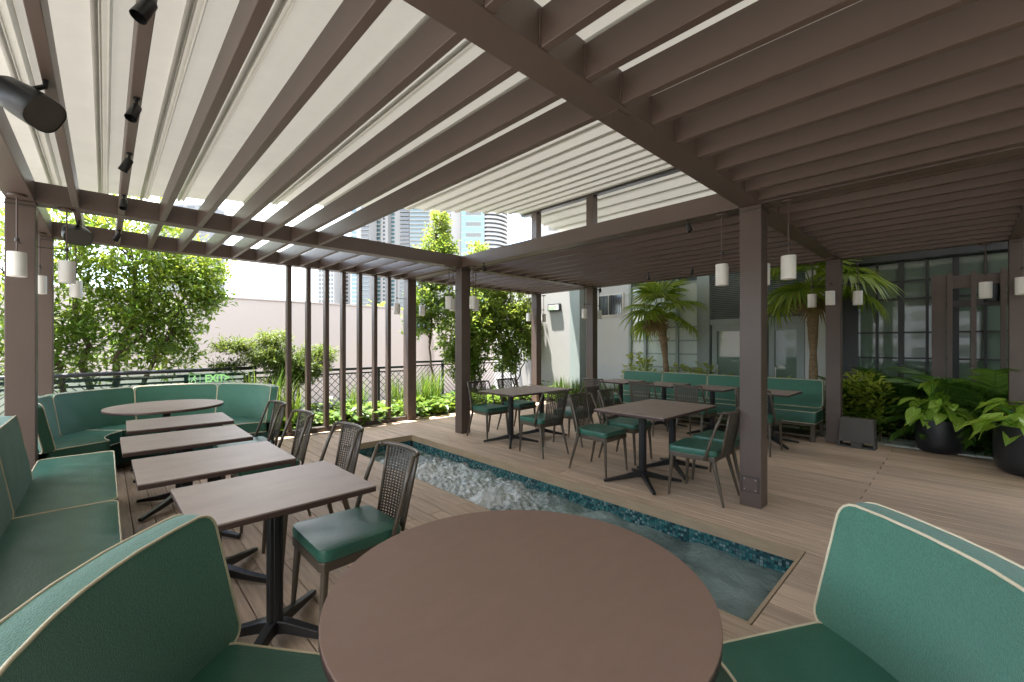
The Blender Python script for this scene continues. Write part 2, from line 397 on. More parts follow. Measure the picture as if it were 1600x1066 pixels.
# ------------------------------------------------------------------ pergola
CX = (-.52, 4.21, 7.73); CYs = (-.47, 1.285, 5.585, 7.25)
ZB, ZT = 2.66, 2.84
perg = thing('pergola', 'bronze steel pergola of square columns, beams and close set rafters around the fountain pool', 'pergola')
cw = .088
def column(x, y, z1=ZB, plate=False):
    c = MB().box(-cw, cw, -cw, cw, .002, z1 - .002).build('column', 'bronze paint', perg, loc=(x, y, 0), bevel=.006)
    MB().box(-cw - .003, cw + .003, -cw - .003, cw + .003, z1 - .045, z1 - .035).build('cap_joint', 'bronze paint dark', c)
    if plate:
        MB().box(-cw - .003, -cw - .0002, -.073, .073, .129, .271).build('plate_gasket', 'bronze paint dark', c)
        p = MB().box(-cw - .006, -cw - .0005, -.062, .062, .14, .26).build('cover_plate', 'bronze paint', c, bevel=.0015)
        for yy in (-.045, .045):
            for zz in (.155, .245): MB().tube([(-cw - .0062, yy, zz), (-cw - .009, yy, zz)], .006, 8).build('screw', 'steel bright', p)
    return c
cols = {}
for (ix, iy, zt, pl) in ((0, 2, ZB, 0), (0, 3, ZB, 0), (1, 1, ZB, 1), (1, 2, ZB, 0), (1, 3, ZB, 0), (2, 1, ZB, 0), (2, 0, ZB, 0), (0, 0, ZB, 0), (1, 0, ZB, 0)):
    cols[ix, iy] = column(CX[ix], CYs[iy], zt, pl)
column(CX[2], CYs[2], 4.66); column(CX[2], CYs[3], 4.66)
bw = .085
XE0, XE1 = CX[0] - bw, CX[2] + bw
def beam(x0, x1, y0, y1, z0=ZB, z1=ZT): return MB().box(x0, x1, y0, y1, z0, z1).build('beam', 'bronze paint', perg, bevel=.004)
for y in CYs[:3]:                                   # long beams across
    if y == CYs[2]:
        beam(XE0, CX[2] - cw - .002, y - bw, y + bw)
    else: beam(XE0, XE1, y - bw, y + bw)
beam(XE0, CX[2] - cw - .002, CYs[3] - bw, CYs[3] + bw)
for x in CX:                                        # beams between them
    for a, b in ((CYs[0], CYs[1]), (CYs[1], CYs[2]), (CYs[2], CYs[3])):
        e1 = bw + .002; e2 = bw + .002
        if x == CX[2] and b >= CYs[2]: e2 = cw + .002
        if x == CX[2] and a >= CYs[2]: e1 = cw + .002
        beam(x - bw + .001, x + bw - .001, a + e1, b - e2, ZB + .001, ZT - .001)
RH = .023
RM = {}
def rafter(x, y0, y1):
    k = round(y1 - y0, 3)
    if k not in RM:
        me = MB().box(-RH, RH, 0, k, ZB + .004, ZT - .012).mesh('rafter', 'bronze paint'); bevel_mesh(me, .003, 1); RM[k] = me
    return link('rafter', RM[k], perg, (x, y0, 0))
bays = [(CYs[0], CYs[1]), (CYs[1], CYs[2]), (CYs[2], CYs[3])]
rx = [-.19 + .3033 * k for k in range(26)]
rx = [x for x in rx if all(abs(x - c) > bw + RH + .02 for c in CX) and x < CX[2]]
for x in rx:
    for i, (a, b) in enumerate(bays):
        if i == 1 and 2.0 < x < CX[1]: continue      # open bay over the pool
        if i == 0 and x < .9: continue
        rafter(x, a + bw + .001, b - bw - .001)
# small details on the steelwork
EPM = MB().box(-.034, .034, -.003, .003, ZB + .012, ZT - .02).mesh('end_plate', 'bronze paint'); bevel_mesh(EPM, .001, 1)
BLT = MB().lathe([(.0065, 0), (.0065, .004), (.004, .006)], 8).mesh('bolt', 'steel bright')
for x in rx:
    for i, (a, b) in enumerate(bays):
        if (i == 1 and 2.0 < x < CX[1]) or (i == 0 and x < .9): continue
        ye = b - bw - .0035 if i == 0 else a + bw + .0035
        ep = link('end_plate', EPM, perg, (x, ye, 0))
        if i < 2 and x < 5:
            q = link('bolt', BLT, ep, (.028, -.003 if i == 0 else .003, ZB + .035)); q.rotation_euler = (R(90) if i == 0 else R(-90), 0, 0)
MB().box(-.055, .055, -.055, .055, -.004, 0).build('junction_plate', 'bronze paint', perg, loc=(1.98, CYs[1], ZB - .0005), bevel=.001)
MB().box(0, .004, -.06, .06, -.05, .05).build('junction_plate', 'plate', perg, loc=(1.63 + .3033 + RH + .0005, 4.85, 2.75))
# ridge frame carried by the two tall columns
MB().box(CX[2] - .07, CX[2] + .07, -3.3, 7.72, 4.66, 4.80).build('ridge_beam', 'bronze paint dark', perg)

# ------------------------------------------------------------------ folding membrane canopy
can = thing('canopy_roof', 'pale pleated fabric canopy stretched high above the pergola rafters', 'canopy')
def zc(x): return 3.34 + .178 * (x + .375)
PITCH = .405
prof = [(-.02, -.022), (.0, .004), (.03, .010), (.10, .002), (.22, -.012), (.33, -.024), (.372, -.038), (.382, -.056), (.392, -.058), (.402, -.036), (.405, .004)]
def membrane(x0, x1, zf, y0, y1, par):
    k = 0; x = x0
    while x < x1 - .1:
        mb = MB(); vs = []; ys = np.linspace(y0, y1, 9)
        for yy in ys:
            for px_, pz in prof: vs.append((x + px_, yy, zf(x + px_) + pz + .006 * math.sin(yy * 2.1 + k)))
        n_ = len(prof); fs = [(i * n_ + j, i * n_ + j + 1, (i + 1) * n_ + j + 1, (i + 1) * n_ + j) for i in range(len(ys) - 1) for j in range(n_ - 1)]
        mb.add(vs, fs)
        p = mb.build('fabric_panel', 'membrane', par, smooth=50)
        MB().tube([(x + .350, y0 + .15, zf(x + .35) - .042), (x + .350, y1 - .06, zf(x + .35) - .042)], .0055, 6).build('rib_rod', 'rib white', p)
        MB().tube([(x + .325, y0 + .05, zf(x + .32) - .045), (x + .325, y1 - .03, zf(x + .32) - .045)], .018, 8).build('rib_tube', 'membrane', p, smooth=True)
        x += PITCH; k += 1
membrane(-1.99, 2.4, zc, -1.5, 7.77, can)
membrane(-1.99 + 11 * PITCH, CX[2] - .08, zc, -3.4, 7.77, can)
can2 = thing('canopy_roof', 'pale pleated fabric canopy sloping down towards the glazed building', 'canopy')
zr = zc(CX[2])
membrane(CX[2] + .02, CX[2] + 1.75, lambda x: zr - .14 * (x - CX[2]), -.6, 7.74, can2)

# ------------------------------------------------------------------ upright slat screen
scr = thing('slat_screen', 'row of dark upright steel slats standing between deck and planting', 'screen', (0, CYs[3], 0))
sm_ = MB().box(-.032, .032, -.05, .05, .075, ZB - .003).mesh('slat', 'bronze paint'); bevel_mesh(sm_, .003, 1)
for x in (2.085, 2.375, 2.66, 2.94, 3.23, 3.51, 3.775): link('slat', sm_, scr, (x, .02, 0))
MB().box(2.05, CX[1] - cw - .003, -.05, .09, .004, .073).build('bottom_rail', 'bronze paint dark', scr, bevel=.003)

# ------------------------------------------------------------------ cushions
def cushion(name, parent, M, L, Hh, T, mat_, rc=.05, bulge=.012, pipe=(True, True), pr=.0048):
    nu = max(10, int(L / .045)); nv = 9
    us = sorted(set([0, rc * .08, rc * .25, rc * .55, rc] + list(np.linspace(rc, L - rc, nu)) + [L - rc * .55, L - rc * .25, L - rc * .08, L]))
    nu = len(us)
    def inset(u):
        d = min(u, L - u)
        return 0 if d >= rc else rc - math.sqrt(max(rc * rc - (rc - d) ** 2, 0))
    def vv(u, j):
        i_ = inset(u); return i_ + (Hh - 2 * i_) * j / (nv - 1)
    ph = rnd.uniform(0, 6)
    def bg_(u, v):
        e_ = (1 - (2 * u / L - 1) ** 8) * (1 - (2 * v / Hh - 1) ** 4)
        return e_ * (bulge + .0028 * math.sin(u * 11 + ph) * math.sin(v * 13 + 2 * ph) + .0018 * math.sin(u * 23 - v * 19 + 3 * ph))
    mb = MB(); vs = []
    for sgn, wv in ((1, T), (-1, 0.)):
        for u in us:
            for j in range(nv):
                v = vv(u, j); vs.append(M(u, v, wv + sgn * bg_(u, v)))
    N = nu * nv; fs = []
    for i in range(nu - 1):
        for j in range(nv - 1):
            a, b, c, d = i * nv + j, (i + 1) * nv + j, (i + 1) * nv + j + 1, i * nv + j + 1
            fs.append((a, b, c, d)); fs.append((N + d, N + c, N + b, N + a))
    loop = [i * nv for i in range(nu)] + [(nu - 1) * nv + j for j in range(1, nv)] + [i * nv + nv - 1 for i in range(nu - 2, -1, -1)] + [j for j in range(nv - 2, 0, -1)]
    # side band, puffed a little at mid thickness
    uvs = [(us[q // nv], vv(us[q // nv], q % nv)) for q in loop]
    o = len(vs)
    for (u, v) in uvs:
        du = (u / L - .5) * 2; dv = (v / Hh - .5) * 2
        pu = .006 * (1 if du > .98 else -1 if du < -.98 else 0); pv = .006 * (1 if dv > .9 else -1 if dv < -.9 else 0)
        vs.append(M(u + pu, v + pv, T * .5))
    k = len(loop)
    for i in range(k):
        a, b = loop[i], loop[(i + 1) % k]
        fs.append((b, a, o + i, o + (i + 1) % k)); fs.append((o + (i + 1) % k, o + i, N + a, N + b))
    mb.add(vs, fs)
    me = mb.mesh(name, mat_, True)
    bm = bmesh.new(); bm.from_mesh(me); bmesh.ops.recalc_face_normals(bm, faces=bm.faces); bm.to_mesh(me); bm.free()
    me.polygons.foreach_set('use_smooth', [True] * len(me.polygons)); me.set_sharp_from_angle(angle=R(50))
    c = link(name, me, parent)
    for on, wv in zip(pipe, (T, 0.)):
        if on:
            pts = []
            for (u, v) in uvs:
                p = Vector(M(u, v, wv)) + Vector((rnd.uniform(-1, 1), rnd.uniform(-1, 1), rnd.uniform(-1, 1))) * .0008
                if not pts or (p - pts[-1]).length > .004: pts.append(p)
            MB().tube(pts, pr, 6, closed=True).build('piping', 'piping', c, smooth=True)
    return c

def horseshoe(label, c, bounds, seatb, rb=1.035, rt=1.09, rin=.56, skew=3.5):
    t = thing('curved_banquette', label, 'banquette', (c[0], c[1], 0))
    rj = rb
    for a0, a1 in zip(bounds[:-1], bounds[1:]):
        A0, A1 = R(a0) + .004, R(a1) - .004; Lm = (A1 - A0) * 1.03
        def Mb(u, v, wv, A0=A0, Lm=Lm):
            th = A0 + u / 1.03; r = rb + (rt - rb) * v / .45 + .085 - wv; z = .44 + v
            if A0 < R(bounds[0]) + .01: th += R(skew) * (v / .45 - 1) * max(0, 1 - u / .5)
            if A0 > R(bounds[-2]) - .01: th -= R(skew) * (v / .45 - 1) * max(0, 1 - (Lm - u) / .5)
            return (r * math.cos(th), r * math.sin(th), z)
        cushion('back_cushion', t, Mb, Lm, .45, .085, 'fabric green', rc=.050, bulge=.008)
    for a0, a1 in zip(seatb[:-1], seatb[1:]):
        A0, A1 = R(a0) + .004, R(a1) - .004; Lm = (A1 - A0) * .75
        def Ms(u, v, wv, A0=A0):
            th = A0 + u / .75; r = rin + v
            return (r * math.cos(th), r * math.sin(th), .325 + wv)
        cushion('seat_cushion', t, Ms, Lm, rj - rin + .03, .125, 'vinyl', rc=.05, bulge=.010, pipe=(True, True))
    # upholstered base and rear panel
    def arc_box(r0, r1, z0, z1, nm, m_):
        A0, A1 = R(bounds[0]) + .01, R(bounds[-1]) - .01; n_ = 40; vs = []; fs = []
        for i in range(n_ + 1):
            th = A0 + (A1 - A0) * i / n_
            for r, z in ((r0, z0), (r1, z0), (r1, z1), (r0, z1)): vs.append((r * math.cos(th), r * math.sin(th), z))
        for i in range(n_):
            for j in range(4): fs.append((i * 4 + j, (i + 1) * 4 + j, (i + 1) * 4 + (j + 1) % 4, i * 4 + (j + 1) % 4))
        fs += [(0, 1, 2, 3), (n_ * 4 + 3, n_ * 4 + 2, n_ * 4 + 1, n_ * 4)]
        return MB().add(vs, fs).build(nm, m_, t, smooth=35)
    arc_box(rin + .05, rj + .06, .07, .318, 'base', 'vinyl dark'); arc_box(rin + .09, rj + .03, .004, .066, 'plinth', 'bronze paint dark')
    arc_box(rb + .090, rb + .104, .10, .50, 'back_panel', 'vinyl dark')
    return t
horseshoe('green curved banquette wrapping the plain brown round table beside the pool end', (.93, .84), [128, 179, 229, 280, 330], [127, 196, 263, 332])
horseshoe('green curved banquette around the far round table in front of the glass guard', (.52, 6.22), [-8, 54, 104, 154, 205], [-8, 63, 134, 205], .96, 1.03, .52)

# straight banquette along the open side
sb = thing('straight_banquette', 'long straight green banquette facing the row of four small tables', 'banquette')
ys = [1.98, 2.87, 3.77, 4.67]
for a, b in zip(ys[:-1], ys[1:]):
    cushion('back_cushion', sb, lambda u, v, wv, a=a: (-.49 - .16 * v + wv, a + .004 + u, .44 + v), b - a - .008, .49, .11, 'fabric green', rc=.06)
for a, b in ((1.98, 3.70), (3.70, 5.42)):
    cushion('seat_cushion', sb, lambda u, v, wv, a=a: (.06 - v, a + .004 + u, .325 + wv), b - a - .008, .47, .125, 'vinyl', rc=.05)
MB().box(-.50, .02, 2.0, 5.40, .07, .318).build('base', 'vinyl dark', sb); MB().box(-.46, -.03, 2.03, 5.37, .004, .068).build('plinth', 'bronze paint dark', sb)
MB().box(-.602, -.585, 2.0, 4.66, .1, .62).build('back_panel', 'vinyl dark', sb)

# garden bench
gb = thing('garden_bench', 'long green upholstered bench on dark legs in front of the palms', 'bench')
ys = [1.46, 2.33, 3.20, 4.07, 4.94]
for a, b in zip(ys[:-1], ys[1:]):
    cushion('back_cushion', gb, lambda u, v, wv, a=a: (8.03 + .12 * v - wv, a + .006 + u, .455 + v), b - a - .012, .42, .10, 'fabric green', rc=.05)
    cushion('seat_cushion', gb, lambda u, v, wv, a=a: (7.46 + v, a + .002 + u, .275 + wv), b - a - .004, .50, .165, 'vinyl', rc=.03, bulge=.008)
MB().box(7.49, 8.08, 1.48, 4.92, .225, .268).build('frame', 'chair bronze', gb, bevel=.004)
for y in (1.50, 2.66, 3.78, 4.90):
    for x in (7.51, 8.05):
        MB().box(x - .025, x + .025, y - .025, y + .025, .002, .224).build('leg', 'chair bronze', gb)
    MB().add([(8.10, y - .02, .27), (8.13, y - .02, .27), (8.13, y + .02, .27), (8.10, y + .02, .27), (8.15, y - .02, .82), (8.18, y - .02, .82), (8.18, y + .02, .82), (8.15, y + .02, .82)],
             [(3, 2, 1, 0), (4, 5, 6, 7), (0, 1, 5, 4), (1, 2, 6, 5), (2, 3, 7, 6), (3, 0, 4, 7)]).build('back_support', 'chair bronze', gb)
MB().box(7.55, 8.0, 1.49, 4.91, .06, .085).build('stretcher', 'chair bronze', gb)

# ------------------------------------------------------------------ tables
def foot_mesh():
    mb = MB(); vs = []; e = .29
    p0 = Vector((0, 0, 0)); d = Vector((1, 1, 0)).normalized(); s_ = Vector((-1, 1, 0)).normalized(); Lf = .40
    secs = [(.015, .026, .06, .125), (.06, .024, .062, .118), (.20, .020, .036, .078), (.37, .017, .012, .040), (Lf, .016, .008, .034)]
    for a, wd, z0, z1 in secs:
        for sg, z in ((-1, z0), (1, z0), (1, z1), (-1, z1)): vs.append(d * a + s_ * wd * sg + Vector((0, 0, z)))
    fs = [(0, 1, 2, 3)[::-1], tuple(16 + q for q in range(4))]
    for i in range(4):
        for j in range(4): fs.append((i * 4 + j, i * 4 + (j + 1) % 4, (i + 1) * 4 + (j + 1) % 4, (i + 1) * 4 + j))
    me = MB().add(vs, fs).mesh('foot', 'black metal'); bevel_mesh(me, .004, 1); return me
FOOT = foot_mesh()
POST = MB().box(-.030, .030, -.030, .030, .06, .722)
for sx in (-1, 1):
    POST.box(sx * .0305 - .0035, sx * .0305 + .0035, -.013, .013, .10, .715); POST.box(-.013, .013, sx * .0305 - .0035, sx * .0305 + .0035, .10, .715)
POST = POST.mesh('post', 'black metal'); bevel_mesh(POST, .004, 1)
GLIDE = MB().lathe([(.014, 0.0015), (.014, .012)], 10).mesh('glide', 'black metal')
SPID = MB().box(-.20, .20, -.022, .022, .708, .7215).box(-.022, .022, -.16, .16, .7085, .7213).mesh('spider_plate', 'black metal')
def base(t, x, y, rz=0):
    p = link('post', POST, t, (x, y, 0), rz)
    for k in range(4):
        f_ = link('foot', FOOT, p, (0, 0, 0), k * math.pi / 2)
    link('spider_plate', SPID, p)
def rect_table(label, cx, cy, sx, sy, group, bases=((0, 0),), rz=0):
    t = thing('dining_table', label, 'table', (cx, cy, 0), rz, group)
    tp = MB().box(-sx / 2, sx / 2, -sy / 2, sy / 2, .7225, .7445).build('table_edge', 'table edge', t, bevel=.002)
    MB().box(-sx / 2, sx / 2, -sy / 2, sy / 2, .745, .752).build('tabletop', 'tabletop', t, bevel=.0015)
    for b in bases: base(t, *b)
    return t
order = ('rectangular table next to the far curved banquette', 'second rectangular table from the far curved banquette', 'third rectangular table from the far curved banquette', 'rectangular table next to the plain brown round table')
for lab, (x, y) in zip(order, ((.49, 4.83), (.44, 3.95), (.475, 3.08), (.59, 2.27))):
    rect_table('small ' + lab + ', by the straight banquette', x, y, .72, .63, 'tables along the straight banquette', rz=R(rnd.uniform(-1.5, 1.5)))
rect_table('long table with two pedestals between pool and bench, by the column with the cover plate', 4.34, 2.28, 1.22, .78, 'long tables beside the pool', ((-.30, 0), (.36, 0)))
rect_table('long table with two pedestals on the pool deck, by the trees behind the fence', 4.58, 4.50, 1.24, .76, 'long tables beside the pool', ((-.30, .02), (.36, .02)))
for k, (lab, y) in enumerate((('bench table beside the floor speaker', 1.90), ('second bench table from the floor speaker', 2.72), ('third bench table from the floor speaker', 3.53), ('fourth bench table from the floor speaker', 4.38))):
    rect_table('small rectangular ' + lab, 6.97, y, .70, .61, 'tables in front of the garden bench')
def round_table(label, c, r, m_):
    t = thing('round_table', label, 'table', (c[0], c[1], 0))
    MB().lathe([(r - .002, .7225), (r, .725), (r, .742), (r - .002, .7445)], 72).build('table_edge', 'table edge', t, smooth=40)
    MB().lathe([(r, .745), (r, .7505), (r - .0015, .752)], 72).build('tabletop', m_, t, smooth=40)
    base(t, 0, 0)
round_table('large plain brown round table inside the curved banquette at the pool end', (.872, .886), .531, 'round top')
round_table('round table inside the far curved banquette by the glass guard', (.50, 6.14), .53, 'tabletop')

# ------------------------------------------------------------------ chairs
def make_chair():
    t = thing('woven_chair', 'chair', 'chair')
    sw, sd_ = .225, .215
    # seat cushion
    def Ms(u, v, wv):
        k = 1 - .10 * (1 - v / (2 * sd_))
        return ((u - sw) * k, v - sd_, .425 + wv)
    cushion('seat_cushion', t, Ms, 2 * sw, 2 * sd_, .052, 'vinyl', rc=.05, bulge=.008, pipe=(False, False))
    mb = MB(); z0, z1 = .375, .422
    ol = [(-.198, -.205), (.198, -.205), (.218, .20), (.19, .218), (-.19, .218), (-.218, .20)]
    n_ = len(ol); vs = [(x, y, z0) for x, y in ol] + [(x, y, z1) for x, y in ol]
    mb.add(vs, [tuple(range(n_))[::-1], tuple(range(n_, 2 * n_))] + [(i, (i + 1) % n_, n_ + (i + 1) % n_, n_ + i) for i in range(n_)])
    mb.build('seat_frame', 'chair bronze', t, bevel=.006)
    for sx in (-1, 1):
        MB().tube([(sx * .190, .185, .40), (sx * .198, .198, .22), (sx * .206, .212, .002)], [.019, .016, .0105], 10).build('leg', 'chair bronze', t, smooth=40)
        MB().tube([(sx * .178, -.185, .40), (sx * .195, -.235, .20), (sx * .213, -.285, .002)], [.019, .016, .0105], 10).build('leg', 'chair bronze', t, smooth=40)
    # back: U-shaped top rail, two raking side tubes, two rear tubes, woven panel
    def rail(f, z, ex=0.):        # f in -1..1 around the U
        a = f * math.pi * .5
        return (math.sin(a) * (.205 + ex), -.205 - .075 * math.cos(a) ** .8 - (z - .47) * .20, z)
    top = [rail(f, .832) for f in np.linspace(-1, 1, 17)]
    fr = MB().tube(top, .0125, 8)
    fr.build('top_rail', 'chair bronze', t, smooth=True)
    for sx in (-1, 1):
        MB().tube([(sx * .228, -.130, .395), (sx * .226, -.165, .52), (sx * .214, -.225, .70), top[0 if sx < 0 else -1]], [.0135, .013, .0125, .012], 8).build('side_tube', 'chair bronze', t, smooth=True)
        fz = .62 * sx
        MB().tube([(lambda p, k=k: (p[0] * (.86 + .14 * k), p[1], p[2]))(rail(fz, .42 + .41 * k)) for k in (0, .33, .66, 1)], .0095, 8).build('rear_tube', 'chair bronze', t, smooth=True)
    # woven strips
    wv = MB(); nvs, nhs = 13, 25
    def P(f, k, off):
        p = rail(f, .425 + .400 * k); x = p[0] * (.86 + .14 * k); y = p[1] + off
        return Vector((x, y, p[2]))
    def ribbon(pts, sides, wdt, th):
        vs = []; fs = []
        for p, s_ in zip(pts, sides):
            for a, b in ((-1, -1), (1, -1), (1, 1), (-1, 1)): vs.append(p + s_ * wdt * a + Vector((0, th * b, 0)))
        for i in range(len(pts) - 1):
            for j in range(4): fs.append((i * 4 + j, i * 4 + (j + 1) % 4, i * 4 + 4 + (j + 1) % 4, i * 4 + 4 + j))
        wv.add(vs, fs)
    for i in range(nvs):
        f = -.60 + 1.20 * i / (nvs - 1)
        ribbon([P(f, k, .002) for k in np.linspace(0, 1, 5)], [Vector((1, 0, 0))] * 5, .0058, .0016)
    for j in range(nhs):
        k = (j + .5) / nhs; k2 = .0062
        ribbon([P(f, k, -.0015) for f in np.linspace(-.62, .62, 8)], [Vector((0, 0, 1))] * 8, .0042, .0016)
    wv.build('woven_panel', 'weave', t)
    return t
proto = make_chair()
specs = []
base_l = 'woven back chair '
for lab, (x, y) in zip(('at the table next to the far curved banquette', 'at the second table from the far curved banquette', 'at the third table from the far curved banquette', 'at the table next to the plain brown round table'),
                       ((.98, 4.83), (.96, 3.97), (1.0, 3.10), (.935, 2.25))):
    specs.append((x, y, R(90), base_l + lab, 'chairs along the row of four small tables'))
for lab, x, y, rz in (('with its back to the further long table, pool end', 4.10, 2.84, 180), ('with its back to the further long table, bench end', 4.74, 2.88, 182),
                      ('next to the cover plate column at the pool end', 4.13, 1.73, 2), ('behind the cover plate column at the bench end', 4.70, 1.74, -3)):
    specs.append((x, y, R(rz), base_l + lab, 'chairs at the long tables'))
for lab, x, y, rz in (('with its back to the trees, at the pool end', 4.31, 5.04, 178), ('with its back to the trees, at the bench end', 4.98, 5.08, 184),
                      ('at the further long table, across from the tree side, pool end', 4.20, 3.84, -8), ('at the further long table, across from the tree side, bench end', 4.98, 3.93, 6)):
    specs.append((x, y, R(rz), base_l + lab, 'chairs at the long tables'))
for lab, y, dx in (('at the bench table beside the floor speaker', 1.88, -.02), ('at the second bench table from the floor speaker', 2.74, 0), ('at the third bench table from the floor speaker', 3.52, .03), ('at the fourth bench table from the floor speaker', 4.40, 0)):
    specs.append((6.42 + dx, y, R(-90 + rnd.uniform(-4, 4)), base_l + lab, 'chairs facing the garden bench'))
for i, (x, y, rz, lab, grp) in enumerate(specs):
    if i == 0:
        proto.location = (x, y, 0); proto.rotation_euler = (0, 0, rz); tag(proto, lab, None, grp)
    else: dup(proto, (x, y, 0), rz, lab, grp)

# ------------------------------------------------------------------ pendant lanterns
def make_lantern():
    t = thing('pendant_lantern', 'l', 'lantern')
    MB().lathe([(.055, -.003), (.055, -.018), (.02, -.024)][::-1], 20).build('ceiling_plate', 'bronze paint', t, smooth=40)
    MB().tube([(0, 0, -.02), (0, 0, -.475)], .0065, 8).build('rod', 'bronze paint', t)
    sh = MB().lathe([(.048, -.672), (.0560, -.670), (.0565, -.668), (.0565, -.476), (.0555, -.473), (.02, -.470)], 28).build('shade', 'shade', t, smooth=40)
    MB().lathe([(.015, -.383), (.015, -.358)], 10).build('clamp', 'bronze paint dark', t)
    MB().tube([(.010, 0, -.370), (.270 - cw, 0, -.370)], .0042, 6).build('stay', 'bronze paint dark', t)
    return t
lan = make_lantern(); first = True
lan_specs = [
 (0, 2, '-y', 'on the column beside the straight banquette, banquette side'), (0, 2, '+x', 'on the column beside the straight banquette, pool side'),
 (0, 3, '-y', 'on the column behind the far curved banquette, near its end'), (0, 3, '+x', 'on the column behind the far curved banquette, inner side'),
 (1, 1, '+y', 'on the cover plate column, towards the further long table'), (1, 1, '-y', 'on the cover plate column, away from the long tables'), (1, 1, '+x', 'behind the cover plate column, bench side'),
 (1, 2, '-x', 'on the pool corner column, open bay side'), (1, 2, '+x', 'on the pool corner column, garden side'), (1, 2, '-y', 'on the pool corner column, long table side'), (1, 2, '+y', 'on the pool corner column, tree side'),
 (1, 3, '-x', 'on the column at the end of the slat screen, slat side'), (1, 3, '+x', 'on the column at the end of the slat screen, tree side'),
 (2, 3, '-x', 'on the tall column in front of the trees, tree side'), (2, 3, '+x', 'on the tall column in front of the trees, white wall side'),
 (2, 2, '-x', 'on the tall column left of the garden bench, deck side'), (2, 2, '+x', 'on the tall column left of the garden bench, wall side'),
 (2, 1, '+y', 'on the column beside the floor speaker, palm side'), (2, 1, '-x', 'on the column beside the floor speaker, deck face'), (2, 1, '-y', 'on the column beside the floor speaker, planter side'),
 (2, 0, '+y', 'on the column behind the big black planter, portal side'), (2, 0, '-x', 'on the column behind the big black planter, deck face')]
for ix, iy, sd_, lab in lan_specs:
    dx, dy = {'+x': (1, 0), '-x': (-1, 0), '+y': (0, 1), '-y': (0, -1)}[sd_]
    p = (CX[ix] + dx * .27, CYs[iy] + dy * .27, ZB); rz = math.atan2(-dy, -dx)
    full = 'white drum pendant lantern ' + lab
    if first: lan.location = p; lan.rotation_euler = (0, 0, rz); tag(lan, full, None, 'pendant lanterns on the columns'); first = False
    else: dup(lan, p, rz, full, 'pendant lanterns on the columns')

# ------------------------------------------------------------------ spotlights and loudspeakers on the pergola
def make_spot():
    t = thing('spotlight', 's', 'spotlight')
    MB().lathe([(.022, -.020), (.022, -.001)], 14).build('mount', 'black metal', t)
    MB().tube([(0, 0, -.018), (0, 0, -.060), (.015, 0, -.075)], .011, 8).build('arm', 'black metal', t)
    b = MB(); d = Vector((.42, 0, -.9)).normalized()
    p0 = Vector((-.005, 0, -.060))
    b.tube([p0, p0 + d * .012, p0 + d * .10, p0 + d * .135], [.024, .034, .036, .038], 18, caps=False)
    o = b.build('lamp_head', 'black metal', t, smooth=40)
    MB().tube([p0 + d * .05, p0 + d * .052], .033, 18).build('lens', 'dark steel', o)
    MB().tube([p0 + d * .001, p0 + d * .004], .024, 18).build('back_cap', 'black metal', o)
    return t
sp = make_spot(); first = True; SPS = .66
for x, y, rz, lab in ((.113, 1.93, 200, 'on the rafter above the curved banquette at the pool end'), (.113, 2.83, 230, 'on the rafter over the third and last small tables'), (.113, 3.68, 160, 'tilted sideways on the rafter over the second small table'),
                 (.113, 4.75, 260, 'on the rafter over the table next to the far curved banquette'), (.113, 6.25, 190, 'on the rafter over the far round table'),
                 (4.15, 1.86, 255, 'on the beam beside the cover plate column'), (4.15, 4.98, 250, 'on the beam beside the pool corner column'),
                 (6.92, 3.72, 220, 'on the rafters above the third bench table'), (6.92, 2.96, 190, 'on the rafters above the second bench table'), (7.66, 5.32, 220, 'on the beam beside the tall column left of the bench')):
    L_ = 'black cylinder spotlight ' + lab
    xx = min(rx, key=lambda q: abs(q - x)) if not (4.1 < x < 4.3 or x > 7.6) else x
    if first: sp.location = (xx, y, ZB + (.004 if xx in rx else 0.001)); sp.rotation_euler = (0, 0, R(rz)); sp.scale = (SPS,) * 3; tag(sp, L_, None, 'spotlights under the pergola'); first = False
    else: dup(sp, (xx, y, ZB + (.004 if xx in rx else .001)), R(rz), L_, 'spotlights under the pergola')
def loudspeaker(label, loc, rz, s=1.):
    t = thing('hanging_loudspeaker', label, 'loudspeaker', loc, rz, 'loudspeakers under the rafters')
    MB().tube([(0, 0, 0), (0, 0, -.03), (-.07, 0, -.06)], .011, 8).build('bracket', 'black metal', t)
    # body: rounded wedge, axis along +x tilted down
    d = Vector((.80, 0, -.50)).normalized(); up = Vector((.50, 0, .80)).normalized(); sd_ = Vector((0, 1, 0)); c = Vector((-.09, 0, -.105))
    vs = []; fs = []; n_ = 22
    secs = [(-.095, .030), (-.085, .060), (-.04, .088), (.03, .100), (.10, .104), (.108, .100)]
    for a, r in secs:
        for j in range(n_):
            th = 2 * math.pi * j / n_; cx_ = math.copysign(abs(math.cos(th)) ** .7, math.cos(th)); sy_ = math.copysign(abs(math.sin(th)) ** .7, math.sin(th))
            vs.append((c + d * a + sd_ * cx_ * r * 1.0 + up * sy_ * r * .78) * s)
    for i in range(len(secs) - 1):
        for j in range(n_): fs.append((i * n_ + j, i * n_ + (j + 1) % n_, (i + 1) * n_ + (j + 1) % n_, (i + 1) * n_ + j))
    fs += [tuple(range(n_))[::-1]]
    b = MB().add(vs, fs).build('cabinet', 'black metal', t, smooth=50)
    vs = [(c + d * .104 + sd_ * math.copysign(abs(math.cos(2 * math.pi * j / n_)) ** .7, math.cos(2 * math.pi * j / n_)) * .098 + up * math.copysign(abs(math.sin(2 * math.pi * j / n_)) ** .7, math.sin(2 * math.pi * j / n_)) * .076) * s for j in range(n_)]
    MB().add(vs, [tuple(range(n_))]).build('grille', 'speaker box', b)
loudspeaker('black weatherproof loudspeaker on the rafter above the straight banquette', (-.200, 2.93, ZB + .004), R(-28), 1.0)
